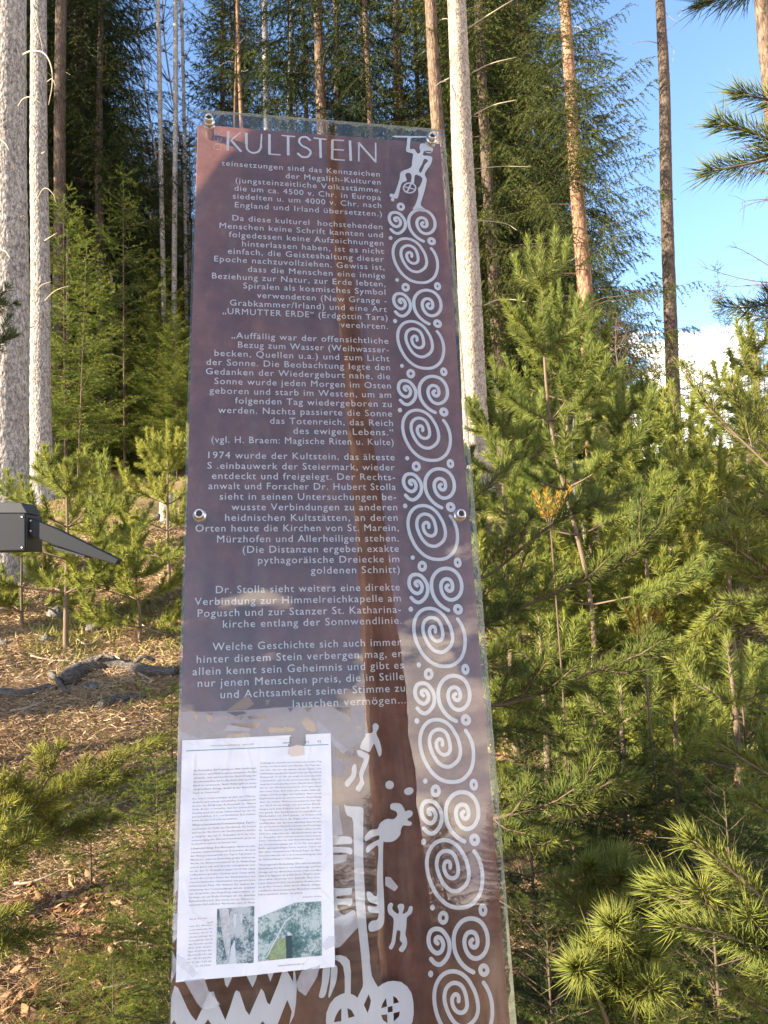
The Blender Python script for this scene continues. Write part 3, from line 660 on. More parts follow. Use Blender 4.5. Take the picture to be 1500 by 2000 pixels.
def pflat(name, V2, F, m, o=.00055):
    ab = ab_of(np.asarray(V2)); me = bpy.data.meshes.new(name)
    me.from_pydata([tuple(v) for v in sl3(V2, OPP + wav(ab[:, 0], ab[:, 1]) + o)], [], F); me.materials.append(m)
    return link(name, me, paper)
def pline(s_, xl, yl, xr, yr, m=M_ink, hgt=.00265):
    V, F = text_mesh(s_, 1, 1)
    if not len(V): return
    a, c = pp(xl, yl), pp(xr, yr); V = V.copy(); k = (V[:, 0] - V[:, 0].min()) / (V[:, 0].max() - V[:, 0].min())
    P = a[None] + k[:, None] * (c - a)[None]; P[:, 1] -= V[:, 1] * hgt
    pflat('text_line', P, F, m)
Z1 = lambda x, y: (340 + x / 4.6875, 1480 + y / 4.6875)
Z2 = lambda x, y: (340 + x / 4.6875, 1620 + y / 4.6875)
def rows(texts, ys, x0, x1, zf, slope, x0s=0.0, bold=0):
    for i, (s_, y) in enumerate(zip(texts, ys)):
        xr = x1 if not s_.endswith('|') else x0 + (x1 - x0) * .42 * (1 if len(s_) < 22 else 1.7)
        s_ = s_.rstrip('|')
        a = zf(x0 - i * x0s, y + 10); c = zf(xr, y + 10 - slope * (xr - x0))
        pline(s_, *a, *c, M_inkb if i < bold else M_ink, .0034 if i < bold else .0030)
rows(["Im Dezember 2019 gelang es dem Lindberger", "Forstern und Philosophen Johannes Hofer", "erstmals, eine astronomische Ausrichtung des", "Steinbauwerkes zu beobachten und anschlie-", "ßend zu vermessen. Nach Hofer gibt es keine", "vergleichbare Anlage, weder in der Steiermark", "noch in Österreich.|"], [115, 150, 183, 217, 252, 287, 320], 182, 754, Z1, .042, 1, 7)
rows(["Die ersten Untersuchungen zu dem seit 1974 ent-", "deckten und anfangs rätselhaften Steinbauwerk", "machte der Kindberger Rechtsanwalt Dr. Hubert", "Stolla. Bereits er bemerkte, dass hier astronomische", "Steinbauwerk mit einem Stufentempel aus der ur-", "geschichtlichen, d. h. vorchristlichen Zeit stammt,", "konnte dies aber noch schlüssig nachweisen.|"], [372, 405, 438, 470, 503, 536, 570], 172, 748, Z1, .045, 1)
rows(["Wintersonnenwende/Sonnenuntergang: Experi-", "ten brachte ein Zufall den Durchbruch. Ein Freund", "dorf an der Nordseite der Steinformation machte", "es möglich, dass am 21. Dezember 2019 der Son-", "nenuntergang zur Wintersonnenwende genau zu", "beobachten und zu vermessen war.|"], [612, 648, 682, 718, 752, 785], 168, 744, Z1, .045, 1, 1)
rows(["Schattenbildung: Das Besondere daran ist eine", "vierzehn Schattenstellung am Zielstreifen, die nach", "der Wintersonnenwende von Tag zu Tag weiter in", "Mitteleuro, wenn im Zeitmesser größte wird ist die", "Woche zur Wintersonnenwende ist die Abweichung", "jedoch gleich null, weil dort der untergehende Son-", "ne um den 21. Dezember gegen 15.15 Uhr einen", "vollkommen geraden Schatten nach Osten wirft,", "wobei die vordere Kante des Zentralsteines mit", "dem fortlaufenden Schattenbild eine gerade Linie", "bildet beiche Platz. Mit Hilfszeit der exakten Be-", "stimmung des Sonnenaufgangs wurde ebenfalls", "ein Gespräche mit Stegelning angenommen, al-", "lerdings um ein Ereks bleibiger als der damalige", "Kulturwandbereich. Das Stücke hat zur Winterson-", "nenwende fünf einfachen Wyrdenden über 25 Meter"], [172 + 34.3 * i for i in range(16)], 156, 743, Z2, .042, 1.2, 1)
rows(["Seidengraut ansteht und kommt man jeden Tag", "wieder ein Stück mehr nach Norden. Die Tage wer-", "den also, wie wir alle wissen, wieder länger. Die", "südlichsten wandernde Geraü nicht nun bei klarem", "Himmel ab 15:15 Uhr am exakt zu vermessenden", "Schattenbild, nun ist die astronomischer Ausrich-", "tung des Steinbauwerkes keine Zweifel lässt. Hofer", "hat vor der Wintersonnenwende 2019 gemeinsam", "mit seiner Frau dort jedes Jahr exakte Aufzeich-", "nungen und Messungen durchgeführt. Nach seinen", "Ergebnissen geht die astronomische Ausrichtung", "über die rückte Wintersonnenwende hier hin-", "aus. Noch ist ein Anlage von und weiter Bezieh-", "kungen nach alten Kulturen und, was Dr. Susanne", "wie gerade. Das Steinbauwerk hat nach Hofer ein", "Mindestalter von 3000 Jahren - es könnte auch", "Tempelanbefunden in der Region aber noch we-", "sentlich älter sein. Zu einer ähnlichen Ansicht kam", "die astronomisch Historikon Dorner und Forstanlage", "Dr. Gerhard Stoel, das FH in Hafer schon im Jahr", "2002 hier angesehen hat. Glücklicherweise war am", "21. Dezember 2001 Schönwetterlich und es könnte"], [45 + 32.4 * i for i in range(22)], 790, 1348, Z1, .028, .5)
rows(["Peter Obenbacher an dem Kalendertag zur Zeit", "des Sonnenuntergangs um 15.16 Uhr eine ganze", "Reihe aussagekräftiger Fotos machen. Schon ein", "Jahr zuvor dokumentierte Michaela Payer die Win-", "tersonnenwende mit 3 m Sonnenuntergang und", "der Schattenbildung in 2 Videoaufnahmen.|"], [100, 135, 168, 202, 236, 270], 778, 1345, Z2, .03, 1)
rows(["Überregionale Bedeutung: Die astronomische", "Ausrichtung des Mariä in vom Steinberenge und New", "Grange auf den Britischen Inseln sowie von Abu", "Simbel in Ägypten ist weltbekannt. Möglich beim-", "ichen aber schon nun in u. Zukunft. Hier, kein-", "seinen. Beherrscht zu 21 nm zusätzlich. Es wäre sicher", "ein großer Vorteil, wenn durch offizielle wissen-", "schaftliche Anerkennung der Menschen erkannt", "haben wirklich, könne sie gehen.|"], [320, 353, 387, 420, 453, 487, 520, 555, 590], 775, 1343, Z2, .035, .6, 1)
pline("Johannes Hofer", *Z2(1178, 625), *Z2(1350, 617))
Z3 = lambda x, y: (340 + x / 4.5454, 1740 + y / 4.5454)
for i, s_ in enumerate(["Auch bis der ......", "kam", "nun die Winter-", "sonnenwende be-", "obachten. Am 21.12.", "scheint anfangs das", "Sonnenlicht durch", "das Fenster genau", "über dem ehema-", "ligen Zeitraum der", "Marienskirche als", "bis zur Doppeln,", "ist so wie hell am", "21.12.2020."]):
    a = (138 if i not in (1, 13) else (300 if i == 1 else 212)) - i * 1.4; c = 350 - i * 1.6
    pline(s_, *Z3(a, 255 + i * 32.2), *Z3(c, 250 + i * 32.2 - (c - a) * .04), M_inkb if i == 3 else M_ink)
pline("www.johannes-hofer.at", *Z3(922, 668), *Z3(1155, 650))
pline("Gemeindezeitung Kindberg – April 2022", 330 + 310 / 3.846, 1360 + 376 / 3.846, 330 + 640 / 3.846, 1360 + 364 / 3.846)
pline("SEHE", 330 + 853 / 3.846, 1360 + 356 / 3.846, 330 + 915 / 3.846, 1360 + 352 / 3.846, M_ink, .003); pline("ES", 330 + 1024 / 3.846, 1360 + 349 / 3.846, 330 + 1052 / 3.846, 1360 + 348 / 3.846, M_ink, .003); pline("42", 330 + 1115 / 3.846, 1360 + 347 / 3.846, 330 + 1142 / 3.846, 1360 + 346 / 3.846, M_inkb, .0042)
for xa, ya, xb, yb in ((130, 410, 905, 376), (1015, 369, 1198, 362)):
    A, B = pp(330 + xa / 3.846, 1360 + ya / 3.846), pp(330 + xb / 3.846, 1360 + yb / 3.846); k = np.linspace(0, 1, 30)[:, None]; P = A + k * (B - A)
    pflat('header_rule', np.vstack([P - [0, .0005], P + [0, .0005]]), [(i, i + 1, 31 + i, 30 + i) for i in range(29)], M_blue)
def photo_mat(name, stops, sc_, seed):
    m, t, b = mat(name); l = t.links.new; tx = N(t, 'ShaderNodeTexCoord'); mp = N(t, 'ShaderNodeMapping', inp={'Location': (seed, seed, 0)})
    n = N(t, 'ShaderNodeTexNoise', inp={'Scale': sc_, 'Detail': 8.0, 'Roughness': .75}); n2 = N(t, 'ShaderNodeTexNoise', inp={'Scale': sc_ * .12, 'Detail': 3.0})
    mxx = N(t, 'ShaderNodeMath', operation='MULTIPLY_ADD', inp={1: .6, 2: -.05}); ad = N(t, 'ShaderNodeMath', operation='MULTIPLY_ADD', inp={1: .5}); l(tx.outputs['Object'], mp.inputs[0]); l(mp.outputs[0], n.inputs['Vector']); l(mp.outputs[0], n2.inputs['Vector'])
    l(n.outputs[0], mxx.inputs[0]); l(n2.outputs[0], ad.inputs[0]); l(mxx.outputs[0], ad.inputs[2])
    r = ramp(t, stops); l(ad.outputs[0], r.inputs[0]); l(r.outputs[0], b.inputs['Base Color']); b.inputs['Roughness'].default_value = .7; return m
PH1 = photo_mat('photo_print_trees', [(.36, (.02, .05, .07)), (.46, (.10, .18, .20)), (.54, (.46, .52, .54))], 330, 1)
PH2 = photo_mat('photo_print_hill', [(.36, (.03, .10, .11)), (.47, (.12, .23, .22)), (.55, (.46, .55, .54))], 300, 5)
PH3 = photo_mat('photo_print_meadow', [(.4, (.08, .15, .10)), (.6, (.30, .38, .20))], 200, 3)
M_phl = simple('photo_print_pale', (.56, .62, .66), .7); M_phd = simple('photo_print_dark', (.03, .07, .08), .7)
def pg(name, zf, pts, m, o):
    poly = np.array([pp(*zf(*p)) for p in pts])
    if name == 'tape_strip':
        V, F = fill2d([poly]); pflat(name, V, F, m, o + .001); return
    lo, hi = poly.min(0), poly.max(0); c_ = .0006; gx = np.arange(lo[0], hi[0] + c_, c_); gy = np.arange(lo[1], hi[1] + c_, c_)
    A, B = np.meshgrid(gx, gy); V = np.stack([A.ravel(), B.ravel()], 1); w_ = len(gx)
    i = (np.arange(len(gy) - 1)[:, None] * w_ + np.arange(w_ - 1)[None]).ravel(); Q = np.stack([i, i + w_, i + w_ + 1, i + 1], 1)
    Q = Q[inside(V[Q].mean(1), poly)]; us, inv = np.unique(Q, return_inverse=True)
    pflat(name, V[us], [tuple(r) for r in inv.reshape(-1, 4)], m, o)
pg('printed_photo', Z3, [(382, 158), (545, 145), (711, 133), (711, 380), (708, 632), (545, 640), (376, 653), (379, 400)], PH1, .0006)
pg('printed_photo', Z3, [(745, 235), (1070, 105), (1307, 92), (1310, 330), (1312, 572), (1030, 595), (745, 624), (745, 420)], PH2, .0006)
pg('photo_detail', Z3, [(400, 160), (480, 152), (500, 260), (505, 420), (487, 640), (470, 600), (430, 400)], photo_mat('photo_print_trunk', [(.35, (.25, .28, .30)), (.6, (.55, .58, .60))], 300, 9), .0008)
pg('photo_detail', Z3, [(505, 500), (540, 430), (552, 640), (490, 644)], M_phl, .0009); pg('photo_detail', Z3, [(528, 205), (556, 200), (548, 320), (530, 330)], M_phl, .0009); pg('photo_detail', Z3, [(592, 200), (606, 200), (602, 290), (594, 288)], M_phl, .0009)
pg('photo_detail', Z3, [(820, 545), (925, 420), (992, 420), (992, 600), (860, 612), (815, 600)], PH3, .0008)
pg('photo_detail', Z3, [(990, 400), (1040, 385), (1052, 480), (1045, 592), (996, 596)], M_phd, .0010); pg('photo_detail', Z3, [(1000, 372), (1022, 362), (1042, 378), (1036, 394), (1010, 396)], M_phl, .0012)
pg('photo_detail', Z3, [(812, 590), (985, 262), (1080, 195), (990, 275), (824, 588)], M_phl, .0010)
for q in ([(25, 560), (90, 590), (210, 720), (170, 770), (100, 700), (20, 640)], [(1310, 470), (1370, 390), (1440, 400), (1440, 470), (1340, 520)]): pg('tape_strip', Z3, q, see_through('clear_tape', (.55, .56, .6), .25, .3), .0016)
fl = np.array([pp(x, y) for x, y in ((566, 1459), (580, 1455), (593, 1457), (595, 1474), (584, 1476), (570, 1477), (562, 1472))])
V, F = fill2d([fl]); pflat('torn_flap', V, F, simple('beige_paper_back', (.66, .58, .50), .8), .0011)

# ------------------------------------------------------------------ grey metal housing with a tapering arm (left edge)
Yb = 2.6
hs = empty('metal_housing', at(-60, 1076, Yb), 'dark grey metal box with a long tapering arm jutting in from the left edge', 'bracket')
o0 = np.array(hs.location)
M_grey = simple('grey_painted_metal', (.022, .026, .031), .55, 0, .2); M_greyd = simple('dark_metal', (.02, .022, .025), .5)
def prism(name, pts, y0, y1, m, parent, org, bev=.003, yshift=None):
    k = len(pts); P = [at(px, py, Yb) - org for px, py in pts]
    V = [(p[0], y0, p[2]) for p in P] + [(p[0], y1, p[2]) for p in P]
    F = [tuple(range(k))[::-1], tuple(range(k, 2 * k))] + [(i, (i + 1) % k, k + (i + 1) % k, k + i) for i in range(k)]
    me = bpy.data.meshes.new(name); me.from_pydata(V, [], F); me.materials.append(m)
    o = link(name, me, parent); md = o.modifiers.new('bevel', 'BEVEL'); md.width = bev; md.segments = 2; return o
prism('housing', [(-150, 1003), (49, 1003), (49, 1075), (-150, 1079)], 0, .13, M_grey, hs, o0)
prism('sloping_lid', [(-150, 980), (36, 980), (48.5, 1001.5), (-150, 1001.5)], .02, .13, simple('lid_metal', (.028, .031, .036), .5), hs, o0)
prism('arm', [(51, 1009), (110, 1034), (228, 1092), (222, 1102), (160, 1084), (100, 1064), (51, 1044)], .02, .06, M_grey, hs, o0)
prism('under_strip', [(100, 1066), (164, 1085.5), (163, 1089), (104, 1072)], .01, .07, M_greyd, hs, o0, .001)
for k, (sx, sy) in enumerate(((42, 1009), (42, 1069), (56, 1016), (56, 1036))):
    pc = at(sx, sy, Yb) - o0; g = Geo(); th = np.arange(10) / 10 * 2 * np.pi; ys_ = -.0025 if k < 2 else .0175
    g.add([(pc[0] + .004 * math.cos(a), ys_, pc[2] + .004 * math.sin(a)) for a in th] + [(pc[0] + .004 * math.cos(a), ys_ + .004, pc[2] + .004 * math.sin(a)) for a in th] + [(pc[0], ys_, pc[2])], [(i, (i + 1) % 10, 20) for i in range(10)], [(i, (i + 1) % 10, 10 + (i + 1) % 10, 10 + i) for i in range(10)])
    link('screw', g.mesh('screw', M_steel, False), hs)
prism('gasket', [(49.4, 1004), (50.8, 1004), (50.8, 1075), (49.4, 1075)], .005, .125, M_greyd, hs, o0, .0005)
g = Geo(); pz = at(-110, 1079, Yb); gz = h(pz[0], Yb + .06)
tube(g, [[pz[0] - o0[0], .065, pz[2] - o0[2]], [pz[0] - o0[0], .065, gz - .1 - o0[2]]], .03, 16)
link('support_post', g.mesh('support_post', M_grey, False), hs)

# ------------------------------------------------------------------ conifer builders
def make_trunk(name, pts, r0, r1, m, parent, seed=0, sides=28, step=.06, jit=.035, flare=.35, org=np.zeros(3)):
    pts = np.asarray(pts, float); Lt = np.linalg.norm(pts[-1] - pts[0]); k = max(8, int(Lt / step)); P = spline(pts, max(2, k // (len(pts) - 1)))
    tt = np.linspace(0, 1, len(P)); q = rs(seed)
    r = r0 + (r1 - r0) * tt + r0 * flare * np.exp(-tt * Lt / .35)
    P = P + .006 * np.stack([np.sin(tt * Lt * 1.3 + seed), np.cos(tt * Lt * .9 + seed), 0 * tt], 1)
    g = Geo(); tube(g, P - org, r, sides, .5, jit, seed); return link(name, g.mesh(name, m), parent)

def spruce(H, R, z0, seed, dz, nb, tsp, tlen, npt, nl, nw, up=.25, droop=.55, hang=.4, br=.012, top=.35, gap=0.0, form=.75, al=.85):
    """crown (wood + needles) of one spruce, in local coordinates"""
    q = rs(seed); wood = Geo(); nd = Geo()
    TS = []; TD = []; TLn = []; TT = []
    z = z0
    while z < H - .02 * H:
        f = (z - z0) / (H - z0); Lb = R * (1 - f) ** form * (.55 + .45 * min(1, f * 5 + .3)) + top * .1
        for _ in range(nb if f < .9 else 4):
            if q.rand() < gap: continue
            az = q.uniform(0, 2 * np.pi); L_ = Lb * q.uniform(.65, 1.12); zz = z + q.uniform(-.5, .5) * dz
            t = np.linspace(0, 1, 6); u_ = up + .45 * f
            hz = L_ * (u_ * t - droop * (1 - f * .8) * t ** 1.6 + .22 * t ** 4)
            P = np.stack([np.cos(az) * L_ * t, np.sin(az) * L_ * t, zz + hz], 1)
            P[1:-1] += q.normal(0, .015 * L_, (4, 3))
            tube(wood, P, br * (1 - .8 * t) * (L_ / R + .3), 4, .4, cap=False)
            k = max(2, int(L_ / tsp)); s = np.linspace(.15, 1, k)
            for si, side in [(a, b) for a in s for b in (-1, 1)] + [(1, 0)]:
                i = min(4, int(si * 5)); fr = si * 5 - i; p = P[i] + (P[i + 1] - P[i]) * fr; d = nrm(P[i + 1] - P[i])
                sd = np.array([-d[1], d[0], 0]) * side
                tl = tlen * (1.15 - .75 * si) * q.uniform(.5, 1.2) if side else tlen * .5
                dd = d * (.6 if side else 1) + sd * q.uniform(.5, 1.0) + np.array([0, 0, -hang * q.uniform(.4, 1.5) * (1 - .6 * f)])
                TS.append(p); TD.append(nrm(dd)); TLn.append(tl); TT.append(np.clip(.25 + .35 * si + q.normal(0, .12), 0, 1))
        z += dz * q.uniform(.8, 1.2)
    # leader
    TS.append(np.array([0, 0, H - top * 2])); TD.append(np.array([0, 0, 1.])); TLn.append(top * 2); TT.append(.7)
    TS = np.array(TS); TD = np.array(TD); TLn = np.array(TLn); TT = np.array(TT)
    cnt = np.maximum(3, (TLn * npt).astype(int)); idx = np.repeat(np.arange(len(TS)), cnt)
    s = q.uniform(0, 1, len(idx)); P = TS[idx] + TD[idx] * (TLn[idx] * s)[:, None] + np.array([0, 0, -1.0]) * (hang * .5 * TLn[idx] * s * s)[:, None]
    D = unit(unit(q.normal(size=(len(idx), 3))) * al + TD[idx] * .75 + np.array([0, 0, -.35 * hang * (1.3 - al)]))
    needles(nd, P, D, nl * q.uniform(.7, 1.2, len(idx)), nw, np.clip(TT[idx] + q.normal(0, .08, len(idx)) + .15 * s, 0, 1), q)
    return wood, nd

def needle_shoot(nd, pts, per_m, nl, nw, q, tint, solid, t0=0.0):
    pts = np.asarray(pts); Lp = np.linalg.norm(np.diff(pts, axis=0), axis=1).sum()
    n_ = max(6, int(per_m * Lp)); P, T, s = along(pts, n_, q, t0, 1)
    rnd = unit(np.cross(T, q.normal(size=(n_, 3)))); ang = rad(58) - rad(30) * s ** 3 + q.normal(0, .16, n_)
    D = T * np.cos(ang)[:, None] + rnd * np.sin(ang)[:, None] + np.array([0, 0, .10])
    needles(nd, P, D, nl * q.uniform(.75, 1.12, n_) * (1 - .25 * s ** 4), nw, np.clip(tint + q.normal(0, .10, n_), 0, 1), q, solid)
    # end bud tuft
    k = max(8, int(n_ * .12)); T = np.repeat(nrm(pts[-1] - pts[-2])[None], k, 0); D = unit(q.normal(size=(k, 3)) * .42 + T)
    needles(nd, np.repeat(pts[-1][None], k, 0) + q.normal(0, .004, (k, 3)), D, nl * q.uniform(.35, 1.0, k), nw, np.clip(tint + q.normal(.05, .12, k), 0, 1), q, solid)

def pine_branch(P, q, wood, nd, nl, nw, dens, solid, tint, r0, side=True, green=.45, sspc=.10, slen=.15):
    P = spline(P, 5); Lp = np.linalg.norm(np.diff(P, axis=0), axis=1).sum(); t = np.linspace(0, 1, len(P))
    tube(wood, P, r0 * (1 - .7 * t), 6, .5, .08, 3)
    tg = max(0, 1 - green / max(Lp, 1e-3)) if Lp > green else 0.0
    needle_shoot(nd, P, dens * (1 - tg), nl, nw, q, tint, solid, tg)
    if side:
        k = int(Lp * (1 - .15) / sspc)
        for i in range(k):
            s = .3 + .62 * (i + q.rand() * .5) / max(k, 1); j = min(int(s * (len(P) - 1)), len(P) - 2); p = P[j]; d = nrm(P[j + 1] - P[j])
            for sd in (-1, 1):
                if q.rand() < .2: continue
                a = nrm(np.cross(d, q.normal(size=3) * .5 + np.array([0, 0, 1.]))) * sd
                e = nrm(d * .75 + a * .75 + np.array([0, 0, .15])); l_ = slen * (1.25 - .7 * s) * q.uniform(.7, 1.2)
                Q = np.array([p, p + e * l_ * .5, p + e * l_ + np.array([0, 0, .12 * l_]) + d * l_ * .12])
                tube(wood, Q, [r0 * .35, r0 * .3, r0 * .2], 5, .5, cap=False)
                needle_shoot(nd, Q, dens, nl * .92, nw, q, np.clip(tint + q.normal(0, .1), 0, 1), solid, .1)

def young_pine(base, H, seed, label, group=None, nl=.055, nw=.0017, dens=900, solid=False, spread=.55, lean=(0, 0), targets=(), auto=True, r=.012, wood_m=None, tint=.5, whorl=.27, z_from=.25, nbr=4, leader=True):
    q = rs(seed); base = np.asarray(base, float)
    root = empty('young_pine', base, label, 'pine', group)
    top = np.array([lean[0], lean[1], H]); bend = q.normal(0, .012 * H, 2)
    ctr = np.array([[0, 0, -.08], [bend[0], bend[1], H * .3], [top[0] * .6 - bend[1], top[1] * .6 + bend[0], H * .65], top])
    P = spline(ctr, 8); t = np.linspace(0, 1, len(P)); g = Geo(); tube(g, P, r * (1.15 - .85 * t), 10, .5, .06, seed)
    link('trunk', g.mesh('trunk', wood_m or M_wood), root)
    def stem(z): i = int(np.argmin(abs(P[:, 2] - z))); return P[i]
    if leader:
        w = Geo(); nd = Geo(); k = max(2, int(len(P) * .78)); needle_shoot(nd, P[k:], dens, nl, nw, q, tint, solid, 0.1)
        link('leader_needles', nd.mesh('leader_needles', M_pine, False), root)
    def add(pts, gr=.45, sd=True, rr=None, sl=.15):
        w = Geo(); nd = Geo(); pine_branch(pts, q, w, nd, nl, nw, dens, solid, tint, rr or r * .36, sd, gr, .09 if solid else .11, sl)
        b_ = link('branch', w.mesh('branch', wood_m or M_wood), root)
        link('needles', nd.mesh('needles', M_pine, False), b_)
    if auto:
        z = H * z_from
        while z < H * .93:
            f = (z - H * z_from) / (H * (1 - z_from)); az0 = q.uniform(0, 6.28)
            for i in range(nbr):
                az = az0 + i * 2 * np.pi / nbr + q.normal(0, .25); L_ = max(.12, spread * (1 - f) ** .8 * q.uniform(.7, 1.15)) + .05
                up = .25 + .75 * f; d = np.array([np.cos(az), np.sin(az), 0]); s = stem(z)
                add([s, s + d * L_ * .35 + [0, 0, up * L_ * .25], s + d * L_ * .7 + [0, 0, up * L_ * .6], s + d * L_ * (.95 - .2 * f) + [0, 0, (up + .15) * L_]], .38, L_ > .22, sl=.14)
            z += whorl * q.uniform(.85, 1.15)
    for tg in targets:
        W = [at(*p) - base for p in tg['p']]
        if tg.get('stem', True):
            d0 = W[0] - stem(W[0][2]); zs = W[0][2] - .25 * np.linalg.norm(d0[:2]); s = stem(zs); W = [s, s + (W[0] - s) * .55 + [0, 0, .02]] + W
        add(W, tg.get('g', .4), tg.get('s', True), tg.get('r'), tg.get('sl', .13))
    return root

# ------------------------------------------------------------------ prototype crowns (mesh data shared by the copies)
def protos(fn, wm, nm, nname):
    w, n_ = fn; return w.mesh('branches', wm), n_.mesh(nname, nm, False)
PT = {}
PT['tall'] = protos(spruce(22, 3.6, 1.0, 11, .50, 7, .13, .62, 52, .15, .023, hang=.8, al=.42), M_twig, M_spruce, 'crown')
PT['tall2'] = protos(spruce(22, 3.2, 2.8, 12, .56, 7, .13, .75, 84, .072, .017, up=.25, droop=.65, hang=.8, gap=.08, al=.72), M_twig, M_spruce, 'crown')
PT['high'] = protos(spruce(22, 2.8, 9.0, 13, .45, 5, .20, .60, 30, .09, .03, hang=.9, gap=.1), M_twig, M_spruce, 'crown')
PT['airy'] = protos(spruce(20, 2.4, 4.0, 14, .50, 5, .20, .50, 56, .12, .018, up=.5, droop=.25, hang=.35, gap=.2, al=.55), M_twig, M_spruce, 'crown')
PT['mid'] = protos(spruce(5, 1.3, .5, 15, .25, 7, .06, .27, 110, .055, .0095, al=.55, up=.2, droop=.35, hang=.25, br=.006, top=.15), M_twig, M_spruce_y, 'crown')
PT['mid2'] = protos(spruce(5, 1.1, .8, 16, .30, 6, .07, .27, 110, .055, .0095, al=.55, up=.35, droop=.35, hang=.3, br=.006, top=.2, gap=.1), M_twig, M_spruce_y, 'crown')
PT['low'] = protos(spruce(1.0, .48, .05, 17, .085, 6, .040, .14, 480, .0180, .0022, al=.75, up=.35, droop=.3, hang=.1, br=.0035, top=.06), M_twig, M_spruce_y, 'crown')
PT['lowd'] = [c.copy() for c in PT['low']]; PT['lowd'][1].materials[0] = M_spruce  # same spruce, shade of the lower right put into darker needle colour
PT['low2'] = protos(spruce(1.0, .62, .04, 18, .105, 6, .040, .16, 480, .0180, .0022, al=.75, up=.2, droop=.25, hang=.15, br=.0035, top=.06, gap=.1), M_twig, M_spruce_y, 'crown')
PT['lowd2'] = [c.copy() for c in PT['low2']]; PT['lowd2'][1].materials[0] = M_spruce  # spreading form, again with the shade put into its needle colour
TM = {}
def trunk_mesh(H, r, m, seed, key):
    if key in TM: return TM[key]
    g = Geo(); k = 60; z = np.linspace(-.3, H, k); q = rs(seed)
    P = np.stack([.04 * np.sin(z * .5 + seed), .04 * np.cos(z * .4 + seed), z], 1); P[:, :2] *= (H / 22)
    tube(g, P, r * (1.05 - .95 * (z / H).clip(0, 1)) * (1 + .3 * np.exp(-z.clip(0) / (H * .02))), 16, .5, .04, seed)
    TM[key] = g.mesh('trunk', m); return TM[key]
def spruce_tree(kind, x, y, H, label, group=None, rz=0., mt=None, name='spruce_tree', cat='spruce', wid=1.0, r=None, lean=0):
    H0 = {'tall': 22, 'tall2': 22, 'high': 22, 'airy': 20, 'mid': 5, 'mid2': 5, 'low': 1, 'low2': 1, 'lowd': 1, 'lowd2': 1}[kind]; k = H / H0
    z = h(x, y)
    root = empty(name, (x, y, float(z) - .03), label, cat, group); root.rotation_euler = (lean + .05 * math.sin(x * 7 + y * 3) * (H0 == 5), .05 * math.cos(x * 5) * (H0 == 5), rz); root.scale = (k * wid, k * wid, k)
    mt = mt or (M_bark_dark if H0 > 10 else M_twig)
    link('trunk', trunk_mesh(H0, r or {22: .17, 20: .14, 5: .022, 1: .009}[H0], mt, 3, (H0, r, mt.name)), root)
    c = link('crown', PT[kind][1], root); tag(link('branches', PT[kind][0], c), kind='stuff')
    return root

# ------------------------------------------------------------------ the big trunks
def big_trunk(name, label, cat, Y, pb, pm, ptp, wb, wt, m, seed, stubs=(), ztop=16, group=None, jit=.03, flare=.3, crown=None):
    """pb base pixel, pm/ptp points higher up the axis, widths in metres"""
    b0 = at(*pb, Y); b0[2] = h(b0[0], Y) - .1; pts = [b0] + [at(*p, Y) for p in pm] + [at(*ptp, Y)]
    d = nrm(pts[-1] - pts[-2]); e = pts[-1] + d * (ztop - pts[-1][2]) / d[2]; pts.append(e)
    root = empty(name, b0, label, cat, group)
    pts = np.array(pts); Lt = [0] + list(np.cumsum(np.linalg.norm(np.diff(pts, axis=0), axis=1)))
    zt = (Lt[-2]) / Lt[-1]; rb, rt = wb / 2, wt / 2; rend = max(.03, rb + (rt - rb) / max(zt, .1))
    make_trunk('trunk', pts, rb, rend, m, root, seed, org=b0, jit=jit, flare=flare)
    q = rs(seed + 50)
    for sp in stubs:
        P = [at(px, py, Y - dy) - b0 for px, py, dy in sp[0]]; r_ = sp[1]
        g = Geo(); PP = spline(P, 6); tube(g, PP, r_ * (1 - .65 * np.linspace(0, 1, len(PP))), 7, .5, .05, seed)
        link('dead_branch', g.mesh('dead_branch', M_dead), root)
    if crown:
        kind, zc, k = crown; c = link('crown', PT[kind][1], root); c.scale = (k, k, k); c.location = Vector(e - b0 - nrm(pts[-1] - pts[-2]) * 22 * k); c.rotation_euler = (0, 0, seed)
        tag(link('branches', PT[kind][0], c), kind='stuff')
    return root
def rstub(px, py, w, side, q, Y, n_=1, L_=.35):
    e = px + side * L_ * 1500 / Y * q.uniform(.4, 1); return ([(px, py, 0), ((px + e) / 2, py - q.uniform(-4, 14), .05), (e, py + q.uniform(-25, 20), .12)], w)
q = rs(77)
big_trunk('pine_tree', 'thick grey flaky-barked trunk at the far left edge, cut by the frame', 'tree', 7.0, (14, 1092), [(16, 800), (17, 450)], (16, 0), .385, .345, M_bark_grey, 1,
          [([(46, 106, .10), (62, 100, .2), (86, 104, .25), (100, 130, .27), (102, 165, .27), (95, 205, .25)], .010), ([(36, 207, .15), (46, 193, .25), (62, 190, .3), (80, 202, .3)], .008), ([(0, 272, .17), (10, 280, .2), (18, 294, .22)], .010), ([(0, 486, .17), (12, 492, .22), (20, 505, .24)], .009), ([(52, 430, .05), (46, 422, .17), (40, 424, .2)], .009), ([(8, 600, .18), (2, 590, .26)], .012), ([(30, 330, .17), (26, 322, .24)], .011), ([(12, 706, .18), (7, 700, .25)], .012)], 15, jit=.03)
